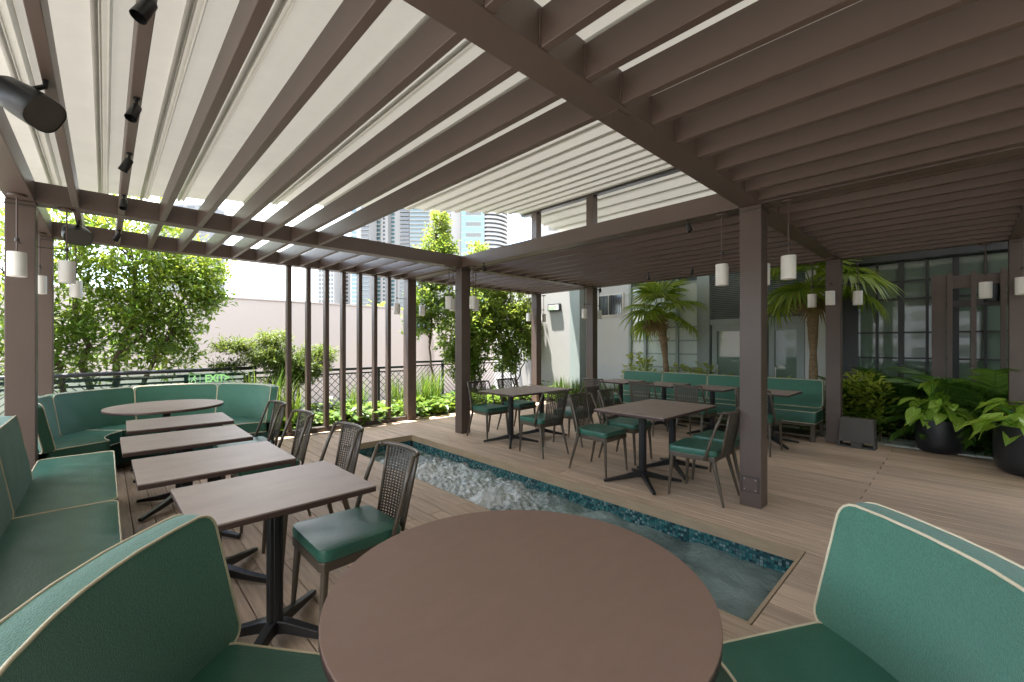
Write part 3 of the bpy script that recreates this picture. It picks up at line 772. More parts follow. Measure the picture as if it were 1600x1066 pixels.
loudspeaker('black weatherproof loudspeaker on the rafter near the column behind the straight banquette', (-.19, 6.05, ZB + .004), R(-75), 1.05)

# floor speaker by the column
fs_ = thing('floor_speaker', 'boxy grey brown floor speaker standing by a column near the black planters', 'speaker', (7.60, 1.0, 0), R(-2))
b_ = MB().add([(-.10, -.20, .075), (.10, -.20, .075), (.10, .20, .075), (-.10, .20, .075), (-.085, -.185, .40), (.09, -.185, .40), (.09, .185, .40), (-.085, .185, .40)],
         [(3, 2, 1, 0), (4, 5, 6, 7), (0, 1, 5, 4), (1, 2, 6, 5), (2, 3, 7, 6), (3, 0, 4, 7)]).build('cabinet', 'speaker box', fs_, bevel=.012)
MB().box(-.112, .112, -.205, .205, .002, .022).build('base_plate', 'speaker box', fs_, bevel=.004)
for yy in (0,): MB().box(-.09, .09, yy - .06, yy + .06, .0225, .0745).build('foot', 'speaker box', fs_)
for yy in (-.19, .19): MB().box(-.09, .09, yy - .012, yy + .012, .0225, .0745).build('foot', 'speaker box', fs_)

# small black service box on the deck behind the pool corner column
bx_ = thing('service_box', 'low grey service box on the deck left of the garden bench', 'box', (6.55, 5.30, 0))
MB().box(-.13, .13, -.16, .16, .002, .34).build('cabinet', 'speaker box', bx_, bevel=.01); MB().box(-.14, .14, -.17, .17, .3405, .36).build('lid', 'speaker box', bx_, bevel=.006)

# ------------------------------------------------------------------ glass guard, fences, garden walls
GY = 8.25
gd = thing('glass_guard', 'glass balustrade with dark handrail behind the far curved banquette', 'railing', (0, GY, 0))
MB().tube([(-3.0, 0, 1.0), (1.86, 0, 1.03)], .030, 10).build('handrail', 'dark steel', gd, smooth=True)
for x in (-1.75, -.53, .66):
    MB().box(x - 1.20 if x < -1 else x - 1.18, x, -.006, .006, .02, .985).build('glass_pane', 'clear glass', gd)
MB().box(.68, 1.85, -.006, .006, .02, .99).build('glass_pane', 'clear glass', gd)
MB().box(-3.0, 1.86, -.02, .02, -.03, .018).build('bottom_channel', 'dark steel', gd)
for x in (-2.98, 1.84): MB().box(x - .02, x + .02, -.02, .02, .02, .985).build('post', 'dark steel', gd)

def slat_fence(label, p0, p1, h, spans, lean=1, z0=-.05, dens=.105, cross=False):
    p0 = Vector((*p0, 0)); p1 = Vector((*p1, 0)); L = (p1 - p0).length; a = math.atan2((p1 - p0).y, (p1 - p0).x)
    t = thing('metal_fence', label, 'fence', (p0.x, p0.y, z0), a)
    MB().box(0, L, -.025, .025, h - .05, h).build('top_rail', 'dark steel', t); MB().box(0, L, -.018, .018, .06, .10).build('bottom_rail', 'dark steel', t)
    MB().box(0, L, -.018, .018, h - .13, h - .10).build('upper_rail', 'dark steel', t)
    w_ = L / spans
    for i in range(spans + 1): MB().box(i * w_ - .025, i * w_ + .025, -.026, .026, 0, h - .051).build('post', 'dark steel', t)
    for i in range(spans):
        x0, x1 = i * w_ + .026, (i + 1) * w_ - .026; hh = h - .13 - .10
        for sg in ((1, -1) if cross else ((lean if i % 2 == 0 else -lean),)):
            n_ = int((x1 - x0 + hh) / dens)
            for k in range(n_):
                c = x0 - hh + (k + .5) * dens           # bar from (c, bottom) to (c+hh, top)
                lo = max(0, x0 - c); hi = min(hh, x1 - c)
                if hi - lo < .03: continue
                q0 = (c + lo, .10 + lo); q1 = (c + hi, .10 + hi)
                if sg < 0: q0 = (x0 + x1 - q0[0], q0[1]); q1 = (x0 + x1 - q1[0], q1[1])
                MB().tube([(q0[0], .006 * sg, q0[1]), (q1[0], .006 * sg, q1[1])], .0085, 4).build('bar', 'dark steel', t)
    return t
slat_fence('dark metal fence with crossed diagonal bars behind the slat screen', (1.9, 8.95), (5.25, 8.95), .98, 4, cross=True, dens=.15)
slat_fence('dark metal fence with chevron bars behind the far curved banquette', (-1.6, 9.0), (1.85, 9.0), .97, 4, dens=.10)
slat_fence('dark metal fence with chevron bars under the leafy trees', (5.35, 9.38), (9.6, 9.38), 1.06, 4, dens=.12)

def text_mesh(body, size, depth=.002):
    cu = bpy.data.curves.new('text', 'FONT'); cu.body = body; cu.size = size; cu.extrude = depth; cu.align_x = 'LEFT'; cu.offset = .006
    o = bpy.data.objects.new('text', cu); COL.objects.link(o)
    me = bpy.data.meshes.new_from_object(o.evaluated_get(bpy.context.evaluated_depsgraph_get()))
    bpy.data.objects.remove(o); return me
# edge-lit exit panel hung on the glass guard
es = thing('exit_sign', 'pale green EXIT sign with arrow hung on the glass guard', 'exit sign', (.88, GY - .035, .84))
MB().box(0, .66, -.004, .004, -.035, .135).build('panel', 'clear glass', es)
me = text_mesh('EXIT>', .155, .0015); me.materials.clear(); me.materials.append(MATS['sign green'])
o = link('lettering', me, es, (.26, -.007, 0)); o.rotation_euler = (R(90), 0, 0); o.scale = (.80, 1, 1)
ic = MB(); ic.lathe([(.012, -.0015), (.012, .0015)], 12, c=(.13, .095))
for a, b in (((.125, .078), (.118, .045)), ((.125, .075), (.150, .060)), ((.125, .075), (.100, .062)), ((.118, .045), (.140, .022)), ((.118, .045), (.098, .030)), ((.098, .030), (.085, .010)), ((.140, .022), (.138, .0))):
    ic.tube([(a[0], a[1], 0), (b[0], b[1], 0)], .006, 6)
o = ic.build('running_figure', 'sign green', es); o.location = (0, -.007, 0); o.rotation_euler = (R(90), 0, 0)
fr_ = MB()
for a in ((.06, .064, -.02, .12), (.196, .20, -.02, .12), (.064, .196, -.02, -.016), (.064, .196, .116, .12)): fr_.box(a[0], a[1], -.007, -.005, a[2], a[3])
fr_.build('icon_frame', 'sign green', es)

# long pale wall of the neighbouring plot
nw = thing('boundary_wall', 'long pale pink rendered wall beyond the fence', 'wall')
MB().box(-30, 9.0, 14.0, 14.4, -3, 2.70).build('wall_panel', 'pink wall', nw)
MB().box(9.0, 17.0, 13.7, 14.4, -3, 2.55).build('wall_panel', 'pink wall', nw)
MB().box(-30, 9.05, 13.97, 14.43, 2.705, 2.75).build('coping', 'pink wall', nw)
wn = MB().box(7.95, 8.95, 13.955, 13.995, 1.9, 2.6).build('window', 'dark frame', nw)
for x in (8.0, 8.33, 8.65): MB().box(x, x + .28, 13.945, 13.953, 1.95, 2.55).build('pane', 'tower glass', wn)
# red parasol seen through the leaves
pa = thing('parasol', 'small red parasol glimpsed between the trees beyond the fence', 'parasol', (10.35, 13.2, -.5))
MB().tube([(0, 0, 0), (0, 0, 2.80)], .025, 8).build('pole', 'dark steel', pa); MB().lathe([(.27, 2.62), (.26, 2.64), (.14, 2.73), (.02, 2.80)], 8).build('canopy', 'red fabric', pa)

# ------------------------------------------------------------------ glazed building behind the bench
FX = 9.30
fb = thing('glazed_building', 'grey green glazed facade with louvres and doors behind the palms', 'building')
MB().box(FX + .12, FX + .3, 1.98, 5.58, -.05, 4.2).build('back_wall', 'louver', fb)
def fpart(nm, m_, y0, y1, z0, z1, x0=-.04, x1=.04, par=None): return MB().box(FX + x0, FX + x1, y0, y1, z0, z1).build(nm, m_, par or fb)
# curtain wall left of the doors
for y in (5.56, 5.16, 4.38, 3.90): fpart('mullion', 'green grey frame', y - .03, y + .03, 0, 2.95, -.06, .06)
fpart('pier', 'green grey frame', 3.66, 3.865, 0, 3.0, -.09, .06)
ze = (.0, .60, .91, 1.21, 1.51, 1.81, 2.30, 2.80)
for y0, y1 in ((5.19, 5.53), (4.41, 5.13), (3.93, 4.35)):
    for a, b in zip(ze[:-1], ze[1:]):
        fpart('pane', 'light glass', y0 - .012, y1 + .012, a + .012, b - .012, .0, .02)
    for z in ze[1:]: fpart('transom', 'green grey frame', y0, y1, z - .017, z + .017, -.03, .03)
fpart('header', 'green grey frame', 1.98, 5.6, 2.951 if 0 else 3.0, 3.6, -.10, .06)
# louvre bank over the two doors
fpart('louvre_sill', 'green grey frame', 1.96, 3.655, 1.83, 1.95, -.06, .06)
for k in range(26):
    z = 1.975 + k * .038
    MB().add([(FX - .055, 1.97, z), (FX + .03, 1.97, z + .026), (FX + .03, 3.65, z + .026), (FX - .055, 3.65, z), (FX - .055, 1.97, z - .006), (FX + .03, 1.97, z + .020), (FX + .03, 3.65, z + .020), (FX - .055, 3.65, z - .006)],
             [(0, 1, 2, 3), (7, 6, 5, 4), (0, 3, 7, 4), (1, 5, 6, 2), (0, 4, 5, 1), (3, 2, 6, 7)]).build('louvre_blade', 'green grey frame', fb)
for y0, y1 in ((2.60, 3.62), (1.98, 2.56)):
    d_ = fpart('door', 'window glass', y0 + .12, y1 - .10, .12, 1.70, -.005, .015)
    for a in ((y0, y0 + .119, 0, 1.828), (y1 - .099, y1, 0, 1.828), (y0 + .12, y1 - .10, 1.701, 1.828), (y0 + .12, y1 - .10, .0, .119)):
        MB().box(FX - .05, FX + .05, *a).build('door_frame', 'green grey frame', d_)
    hy = y1 - .13
    MB().tube([(FX - .05, hy, .72), (FX - .10, hy, .72), (FX - .10, hy, 1.0), (FX - .05, hy, 1.0)], .012, 8).build('handle', 'steel bright', d_)
wp = thing('white_pillar', 'white rendered wall pillar between the doors and the dark storefront', 'pillar')
MB().box(FX - .10, FX + .5, 1.44, 1.955, -.05, 4.2).build('shaft', 'white wall', wp); MB().box(FX - .12, FX - .101, 1.50, 1.62, 1.55, 1.70).build('intercom', 'plate', wp)

# dark storefront
sf = thing('storefront', 'dark framed storefront with greenish glass behind the fan palm and planters', 'storefront')
def spart(nm, m_, y0, y1, z0, z1, x0=-.05, x1=.05): return MB().box(FX + x0, FX + x1, y0, y1, z0, z1).build(nm, m_, sf)
spart('header', 'dark frame', -4, 1.43, 2.76, 3.5, -.25, .06)
for y, wd in ((1.325, .11),): spart('mullion', 'dark frame', y - wd, y + wd, 0, 2.755, -.06, .06)
for y, wd in ((.965, .016), (.67, .035), (.37, .016), (.06, .035), (-.24, .016), (-.54, .035), (-.84, .016), (-1.2, .035), (-1.6, .016), (-2.0, .035)): spart('mullion', 'dark frame', y - wd, y + wd, 0, 2.755, -.055, .055)
yy_ = [1.24, .965, .67, .37, .06, -.24, -.54, -.84, -1.2, -1.6, -2.0]; zz_ = [.02, .60, 1.21, 1.62, 2.16, 2.44, 2.755]
for a, b in zip(yy_[:-1], yy_[1:]):
    for c, d in zip(zz_[:-1], zz_[1:]):
        spart('pane', 'window glass', b + .010, a - .010, c + .010, d - .010, .0, .02)
for z in zz_[1:-1]:
    for a, b in zip(yy_[:-1], yy_[1:]): spart('transom', 'dark frame', b + .012, a - .012, z - .013, z + .013, -.035, -.001)
# dark sheet added close behind the panes, standing in for an unlit room
MB().box(FX + .065, FX + .25, -4, 1.43, -.05, 3.5).build('dark_backing', 'louver', sf)

# brown entrance portal
po = thing('entrance_portal', 'brown steel entrance portal with upright slats in front of the storefront', 'portal', (8.72, 0, 0))
MB().box(-.04, .04, .15, .30, 0, 2.42).build('jamb', 'bronze paint', po); MB().box(-.04, .04, -1.25, -1.10, 0, 2.42).build('jamb', 'bronze paint', po)
MB().box(-.03, .05, -1.099, .149, 2.22, 2.40).build('lintel', 'bronze paint', po); MB().box(-.03, .05, -1.099, .149, 1.96, 2.05).build('rail', 'bronze paint dark', po)
for y in (.115, -.115, -.385, -.64, -.88): MB().box(-.075, -.033, y - .027, y + .027, .0, 2.44).build('slat', 'bronze paint', po)
MB().lathe([(.0, -.13), (.075, -.12), (.085, 0), (.075, .12), (.0, .13)], 16).build('heater', 'black metal', po).location = (.0, -.28, 2.13)

# unseen dark wing added behind the terrace to block light from that side
rw = thing('light_blocking_wing', 'unseen dark grey wing added behind the brown round table to block light', 'building')
MB().box(-8, 14, -4.2, -3.9, -3, 6.0).build('wall', 'louver', rw)
for k in range(6):
    wn = MB().box(-6 + k * 3, -4 + k * 3, -3.899, -3.86, .2, 2.6).build('window', 'dark frame', rw); MB().box(-5.93 + k * 3, -4.07 + k * 3, -3.859, -3.85, .27, 2.53).build('pane', 'window glass', wn)
# pale wing with a barred window
pw = thing('pale_wing', 'pale grey building wing with a dark window behind the tall columns', 'building')
MB().box(FX + .15, FX + 3.0, 5.62, 7.35, -.05, 4.2).build('wall', 'grey wall', pw)
wn = MB().box(FX + .12, FX + .149, 5.85, 6.62, 2.15, 2.72).build('window', 'white wall', pw)
for a, b in ((6.30, 6.58), (5.90, 6.27)):
    MB().box(FX + .112, FX + .119, a, b, 2.19, 2.68).build('pane', 'tower dark', wn)
for k in range(14): MB().tube([(FX + .10, 5.90 + k * .05, 2.18), (FX + .10, 5.90 + k * .05, 2.69)], .004, 4).build('bar', 'tower grey', wn)
pr_ = thing('white_pier', 'tall white rendered building end carrying an exit sign, right of the leafy trees', 'wall')
MB().box(FX - .10, FX + 3.0, 7.36, 10.5, -.5, 4.2).build('wall', 'pier wall', pr_)
MB().box(FX - .13, FX + .149, 7.02, 7.358, -.05, 4.2).build('shade_tinted_return', 'green grey frame', pr_)  # darker grey-green than the pier: the return's shade is put into its colour
e2 = thing('exit_sign', 'dark boxed EXIT sign with green letters on the white building end', 'exit sign', (FX - .102, 7.90, 2.36))
MB().box(-.07, 0, -.22, .22, 0, .20).build('housing', 'dark steel', e2, bevel=.006)
MB().box(-.074, -.0705, -.18, .18, .03, .17).build('face', 'shade', e2)
me = text_mesh('EXIT', .135, .001); me.materials.clear(); me.materials.append(MATS['sign green'])
o = link('lettering', me, e2, (-.0765, .165, .05)); o.rotation_euler = (R(90), 0, R(-90))

# ------------------------------------------------------------------ towers of the skyline
def cam_dir(t, d):      # a spot d metres ahead of the terrace and t*d metres to its right
    s_, c_ = math.sin(YAW), math.cos(YAW)
    return (d * (s_ + t * c_), d * (c_ - t * s_))
def tower(label, t0, t1, d, top, body, style, floor=3.3, z0=-30, depth=18, rz=0):
    cx, cy = cam_dir((t0 + t1) / 2, d); wd = (t1 - t0) * d
    T = thing('apartment_tower', label, 'tower', (cx, cy, z0), -YAW + rz, 'skyline towers'); H_ = top - z0
    MB().box(-wd / 2, wd / 2, 0, depth, 0, H_).build('body', body, T)
    nf = int(H_ / floor); slabs = []
    def rep(nm, m_, mbx, zs):
        me = mbx.mesh(nm, m_)
        for z in zs: link(nm, me, T, (0, 0, z))
    zs = [i * floor for i in range(9, nf)]
    if style == 'balcony':
        rep('balcony', 'tower white', MB().box(-wd / 2 + .2, wd * .15, -1.6, -.001, 0, .28).box(-wd / 2 + .2, wd * .15, -1.6, -1.5, .28, .55), zs)
        rep('window_band', 'tower glass', MB().box(-wd / 2 + .3, wd * .10, -.12, -.002, .6, floor - .3), zs)
        rep('window', 'tower dark', MB().box(wd * .24, wd * .36, -.12, -.002, .9, floor - .6), zs)
    elif style == 'darkbal':
        rep('balcony', 'tower white', MB().box(wd * .05, wd / 2 - .1, -1.5, -.001, 0, .3), zs)
        rep('window_band', 'tower dark', MB().box(wd * .08, wd / 2 - .2, -.12, -.002, .4, floor - .1), zs)
        rep('window', 'tower glass', MB().box(-wd * .42, -wd * .18, -.12, -.002, .8, floor - .5), zs)
    elif style == 'curtain':
        rep('window_band', 'tower aqua', MB().box(-wd / 2 + .2, wd / 2 - .2, -.15, -.002, .35, floor - .25), zs)
        rep('vent_band', 'tower dark', MB().box(-wd * .3, wd * .35, -.22, -.151, .7, floor - .9), zs[::2])
    elif style == 'grid':
        for k in range(5): 
            rep('window', 'tower dark', MB().box(-wd / 2 + wd * (.06 + .19 * k), -wd / 2 + wd * (.18 + .19 * k), -.12, -.002, .7, floor - .7), zs)
    elif style == 'strip':
        rep('window', 'tower dark', MB().box(-wd * .30, wd * .02, -.15, -.002, .6, floor - .7), zs)
    return T
P_ = lambda px: (px - 800) / 668.3
tower('slender pale grey tower far behind the broad leafy tree', P_(232), P_(328), 340, 112, 'tower grey', 'grid')
tower('pale tower with rows of small dark windows seen between the upright slats', P_(497), P_(522), 330, 70, 'tower white', 'grid')
tower('blue green glazed tower with balconies seen between the upright slats', P_(522.5), P_(547), 360, 82, 'tower white', 'balcony')
tower('white tower with dark stepped balconies nearest the sloping rafters', P_(547.5), P_(577), 330, 175, 'tower white', 'darkbal')
tower('white and glass balcony tower beside the dark stepped tower', P_(577.5), P_(606), 350, 190, 'tower white', 'balcony')
tower('plain white tower with a column of dark balconies', P_(606.5), P_(640), 360, 190, 'tower white', 'darkbal')
tower('white tower with blue green balconies behind the tree top', P_(640.5), P_(688), 350, 190, 'tower white', 'balcony')
tower('white tower with one strip of dark windows and a blank wall', P_(688.5), P_(720), 340, 190, 'tower white', 'strip')
tower('aqua glass office tower next to the curved white tower', P_(720.5), P_(757), 330, 190, 'tower white', 'curtain', floor=4.2)
# curved striped tower
cx, cy = cam_dir(P_(764), 345)
T = thing('apartment_tower', 'round white tower with sweeping horizontal balcony bands', 'tower', (cx, cy, -30), 0, 'skyline towers')
MB().lathe([(13.0, 0), (13.0, 200)], 40).build('body', 'tower dark', T, smooth=40)
bm_ = MB().lathe([(13.05, 0), (15.0, .0), (15.0, 1.5), (13.05, 1.5)], 48, caps=False).mesh('balcony', 'tower white', 40)
for i in range(12, 62): link('balcony', bm_, T, (0, 0, i * 3.3))
tower('low pale block glimpsed under the second canopy', P_(846), P_(905), 120, 48, 'tower white', 'strip', depth=10)
# apartment block on the open side, mirrored in the door glass
AB = thing('apartment_block', 'white apartment block with balconies mirrored in the door glass', 'building', (-80, 8, -8))
MB().box(-12, 0, -30, 34, 0, 19).build('body', 'tower white', AB)
wme = MB().box(.0, .08, -.8, .8, 0, 1.7).mesh('window', 'tower dark'); bme = MB().box(.0, 1.4, -2.4, 2.4, 0, .25).box(1.32, 1.4, -2.4, 2.4, .25, 1.1).mesh('balcony', 'tower white')
wm2 = MB().box(.0, .08, -1.9, 1.9, 0, 2.2).mesh('window', 'tower dark')
for f_ in range(6):
    for k in range(7):
        y = -26 + k * 9.2; link('window', wm2, AB, (.002, y, f_ * 3.1 + .4)); link('balcony', bme, AB, (.002, y, f_ * 3.1)); link('window', wme, AB, (.002, y + 4.6, f_ * 3.1 + .9))

# ------------------------------------------------------------------ trees and shrubs
def limb(mb, p0, p1, r0, r1, seed, n_=6, wob=.06):
    g = random.Random(seed); p0 = Vector(p0); p1 = Vector(p1); pts = []; L = (p1 - p0).length
    for i in range(n_ + 1):
        k = i / n_; q = p0.lerp(p1, k)
        if 0 < i < n_: q += Vector((g.gauss(0, wob * L), g.gauss(0, wob * L), g.gauss(0, wob * L * .5)))
        pts.append(q)
    mb.tube(pts, [r0 + (r1 - r0) * i / n_ for i in range(n_ + 1)], 7)
    return pts
def tree(label, loc, trunk, blobs, nleaf, L, W, m_, seed, name='leafy_tree', group=None, droop=.0, bark='bark', cl=.16, per=16, cat='tree', tr=.05):
    """trunk: list of (base, top); blobs: list of (centre, radii, weight); leaves grow in sprays on twigs inside the blobs."""
    t = thing(name, label, cat, loc, 0, group); g = np.random.default_rng(seed); mb = MB()
    ends = []
    for i, (a, b, r) in enumerate(trunk): ends += limb(mb, a, b, r, r * .45, seed + i, 9, .016)[3:]
    ends = np.array([list(e) for e in ends])
    wts = np.array([b[2] for b in blobs], float); wts /= wts.sum()
    ns = max(1, nleaf // per); ch = g.choice(len(blobs), ns, p=wts)
    C = np.array([b[0] for b in blobs], float)[ch]; Rr = np.array([b[1] for b in blobs], float)[ch]
    u = g.normal(0, 1, (ns, 3)); u /= np.linalg.norm(u, axis=1, keepdims=True); rad = g.uniform(0, 1, ns) ** .40
    tip = C + u * rad[:, None] * Rr
    # twigs from the nearest limb point to each spray (a share of them)
    for k in range(0, ns, max(1, ns // 110)):
        e = ends[np.argmin(np.linalg.norm(ends - tip[k], axis=1))]
        limb(mb, e, tip[k], tr * .22, .004, seed + 50 + k, 4, .05)
    out = tip - C; out /= np.maximum(np.linalg.norm(out, axis=1, keepdims=True), 1e-6)
    sd_ = out * .7 + g.normal(0, .5, (ns, 3)); sd_[:, 2] += .25 - droop; sd_ /= np.linalg.norm(sd_, axis=1, keepdims=True)
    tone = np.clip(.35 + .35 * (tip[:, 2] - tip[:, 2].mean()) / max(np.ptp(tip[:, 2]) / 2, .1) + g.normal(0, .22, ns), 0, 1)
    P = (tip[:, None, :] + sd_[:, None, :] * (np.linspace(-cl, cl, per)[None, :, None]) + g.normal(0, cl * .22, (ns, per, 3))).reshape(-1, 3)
    D = (sd_[:, None, :] * .75 + g.normal(0, .65, (ns, per, 3))).reshape(-1, 3); D[:, 2] -= droop
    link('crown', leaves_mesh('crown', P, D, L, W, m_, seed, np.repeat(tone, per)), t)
    mb.build('trunk', bark, t, smooth=True)
    return t
# broad tree behind the glass guard
tree('broad leafy tree with several stems behind the glass guard', (.0, 9.15, -.05),
     [((-.10, 0, 0), (-.35, .1, 2.6), .055), ((.05, .05, 0), (.35, .0, 2.8), .06), ((.12, -.05, 0), (.95, -.1, 2.1), .045), ((-.2, 0, .2), (-.95, .0, 2.4), .045), ((.1, 0, 1.2), (1.25, .1, 2.6), .03)],
     [((-.7, 0, 2.5), (.85, .7, 1.1), 1.3), ((.15, -.1, 3.1), (.95, .7, .9), 1.5), ((.75, 0, 2.3), (.75, .6, .75), 1.3), ((1.15, -.1, 2.75), (.45, .45, .45), .6), ((.2, 0, 1.7), (.9, .6, .6), 1.1), ((-.5, .1, 1.25), (.8, .5, .5), .7), ((.75, .1, 1.35), (.5, .4, .35), .45), ((1.35, 0, 2.3), (.3, .3, .3), .25)],
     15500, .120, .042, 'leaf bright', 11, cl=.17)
tree('leafy tree behind the straight banquette at the open side', (-2.6, 8.6, -.05), [((0, 0, 0), (.1, 0, 2.6), .06), ((0, 0, .5), (.6, -.1, 2.4), .04)],
     [((0, 0, 2.5), (1.0, .9, 1.2), 1), ((.3, 0, 1.6), (.8, .8, .7), .6)], 6000, .12, .042, 'leaf bright', 12, cl=.17)
# round-leaved trees behind the pool corner column
tree('slender round leaved tree rising above the beams, left of the pool corner column', (6.0, 9.05, -.05), [((-.05, 0, 0), (-.25, .0, 2.1), .035), ((-.2, 0, 1.5), (.05, .1, 4.2), .03), ((-.2, 0, 1.4), (-.5, 0, 2.9), .02)],
     [((-.2, 0, 2.55), (.60, .5, .75), 1.1), ((.0, .1, 3.5), (.55, .45, .7), 1.2), ((.15, .1, 4.35), (.26, .26, .55), .45), ((-.55, 0, 2.0), (.35, .3, .4), .4), ((.35, .1, 3.9), (.3, .3, .4), .3)],
     9500, .078, .058, 'leaf round', 21, cl=.12, per=14)
tree('dense round leaved tree behind the pool corner column', (7.15, 8.95, -.05), [((0, 0, 0), (-.1, 0, 2.6), .035), ((.05, 0, 0), (.35, .1, 3.2), .035), ((.0, 0, .3), (.9, .0, 2.3), .025), ((-.05, 0, .2), (-.5, 0, 2.0), .022)],
     [((-.3, 0, 1.9), (.95, .6, 1.05), 1.6), ((.5, .1, 2.4), (.95, .5, 1.0), 1.7), ((.25, .1, 3.6), (.45, .4, .65), .65), ((.85, .1, 3.4), (.35, .35, .6), .4), ((-.3, 0, 1.0), (.6, .4, .55), .7)],
     19000, .085, .064, 'leaf round', 22, cl=.12, per=14)
tree('open round leaved tree in front of the white building end', (8.45, 8.75, -.05), [((0, 0, 0), (.05, 0, 2.2), .03), ((-.1, 0, .2), (.85, .0, 1.9), .022), ((0, 0, .3), (-.4, .1, 2.4), .022)],
     [((-.2, 0, 2.0), (.95, .5, 1.0), 1.4), ((.55, 0, 2.1), (.55, .45, .65), .9), ((.75, 0, 1.35), (.35, .3, .35), .35), ((-.2, .1, 1.1), (.5, .4, .5), .5), ((.2, .1, 3.4), (.4, .4, .6), .35)],
     11000, .082, .062, 'leaf round', 23, cl=.12, per=14)
# layered yew-like shrub behind the slats
tree('feathery layered shrub reaching out behind the upright slats', (2.45, 8.35, -.03), [((0, 0, 0), (.05, 0, .95), .022), ((0, 0, .7), (-.9, -.05, 1.40), .013), ((0, 0, .6), (-.95, 0, 1.10), .012), ((0, 0, .8), (.55, 0, 1.3), .012), ((0, 0, .8), (-.35, 0, 1.6), .012)],
     [((-.35, 0, 1.25), (.40, .3, .20), 1.0), ((-.85, -.03, 1.42), (.32, .12, .08), .3), ((-1.0, 0, 1.10), (.28, .1, .05), .2), ((.15, 0, 1.10), (.55, .3, .28), 1.2), ((.55, 0, 1.28), (.25, .2, .12), .35), ((-.3, 0, 1.55), (.28, .2, .1), .35), ((0, 0, .85), (.45, .25, .18), .5)],
     15000, .075, .018, 'leaf juniper', 31, name='layered_shrub', cl=.11, per=26, cat='shrub', tr=.03)

def clump(name, n, spread, h, L, W, m_, seed, arch=.5, tone=.5):
    """low plant: leaf blades on stalks"""
    g = np.random.default_rng(seed); a = g.uniform(0, 2 * math.pi, n); r = spread * np.sqrt(g.uniform(0, 1, n)); z = h * (.25 + .75 * g.uniform(0, 1, n)) * (1 - .4 * r / spread)
    P = np.stack([r * np.cos(a), r * np.sin(a), z], 1); D = np.stack([np.cos(a), np.sin(a), arch * g.uniform(-.6, .9, n)], 1)
    return leaves_mesh(name, P, D, L, W, m_, seed, np.full(n, tone), fold=.12, spin=.5)
def grass(name, n, spread, h, m_, seed, wdt=.012, lean=.35):
    g = np.random.default_rng(seed); V = []; F = []; T_ = []
    for i in range(n):
        a = g.uniform(0, 6.283); r = spread * math.sqrt(g.uniform()); b = np.array([r * math.cos(a), r * math.sin(a), 0.]); hh = h * g.uniform(.6, 1.1); az = g.uniform(0, 6.283); ln = lean * g.uniform(.2, 1.2)
        d = np.array([math.cos(az), math.sin(az), 0]); s_ = np.array([-d[1], d[0], 0]); o = len(V); t = g.uniform()
        for k, f_ in enumerate((0, .35, .7, 1.)):
            c = b + d * ln * hh * f_ ** 2 + np.array([0, 0, hh * f_ * (1 - .18 * ln * f_)]); wd = wdt * (1 - f_ ** 1.5) + .001
            V += [c - s_ * wd, c + s_ * wd]; T_ += [t, t]
        for k in range(3): F.append((o + 2 * k, o + 2 * k + 1, o + 2 * k + 3, o + 2 * k + 2))
    return fast_mesh(name, np.array(V), np.array(F), m_, np.array(T_))
def plant(name, label, cat, me, loc, rz, group, stem=None, scale=1.):
    t = thing(name, label, cat, loc, rz, group); t.scale = (scale,) * 3
    link('foliage', me, t)
    MB().tube([(0, 0, -.02), (.02, .01, .22)], [.014, .006], 6).build('stem', 'bark', t)
    return t
bedm = [clump('foliage', 150, .34, .34, .13, .105, 'leaf bed', 40 + k, .5, .45 + .08 * k) for k in range(3)]
g_ = random.Random(5)
for i in range(34):
    x = 1.75 + (i % 17) * .46 + g_.uniform(-.15, .15); y = 7.68 + (i // 17) * .52 + g_.uniform(-.12, .14)
    plant('ground_cover_plant', 'low broad leaved green plant in the bed between slat screen and fence', 'plant', bedm[i % 3], (x, y, -.03), g_.uniform(0, 6), 'low plants in the bed behind the deck', scale=g_.uniform(.8, 1.3))
gm = [grass('foliage', 90, .20, .85, 'leaf bed', 60 + k, .011, .35) for k in range(2)]
for i, (x, y, s_) in enumerate(((1.75, 7.75, 1.25), (1.98, 7.85, 1.3), (2.25, 7.7, 1.0), (4.85, 8.1, 1.0), (5.15, 8.0, 1.05), (5.35, 8.25, 1.1), (4.5, 8.3, 1.0), (3.6, 8.25, .9))):
    plant('grass_tuft', 'upright tuft of strappy bright grass in the bed by the slat screen', 'grass', gm[i % 2], (x, y, -.03), i, 'grass tufts in the bed behind the deck', scale=s_)
im = grass('foliage', 46, .17, .55, 'leaf bed', 70, .016, .22)
for i in range(12):
    plant('iris_plant', 'sword leaved green plant in the bed along the pale wall', 'plant', im, (8.35 + g_.uniform(-.1, .6), 5.15 + i * .19, -.04), i * 1.3, 'sword leaved plants by the pale wall', scale=g_.uniform(.85, 1.2))
shm = []
for k in range(3):
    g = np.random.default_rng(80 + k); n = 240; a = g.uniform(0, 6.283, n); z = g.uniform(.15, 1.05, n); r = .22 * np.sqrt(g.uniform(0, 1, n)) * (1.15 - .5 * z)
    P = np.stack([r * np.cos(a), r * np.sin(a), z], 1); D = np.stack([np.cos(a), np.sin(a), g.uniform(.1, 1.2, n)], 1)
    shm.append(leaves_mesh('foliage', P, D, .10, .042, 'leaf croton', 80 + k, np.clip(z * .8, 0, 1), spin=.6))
for i, (y, s_) in enumerate(((1.75, .8), (2.2, .85), (2.65, .95), (3.05, .85), (3.45, 1.05), (3.75, .95), (4.05, 1.0), (4.5, .85), (4.75, 1.12), (5.0, 1.2), (5.2, .95))):
    plant('leafy_shrub', 'light green leafy shrub growing behind the garden bench', 'shrub', shm[i % 3], (8.50 + g_.uniform(-.08, .2), y, -.05), i, 'shrubs behind the garden bench', scale=s_)
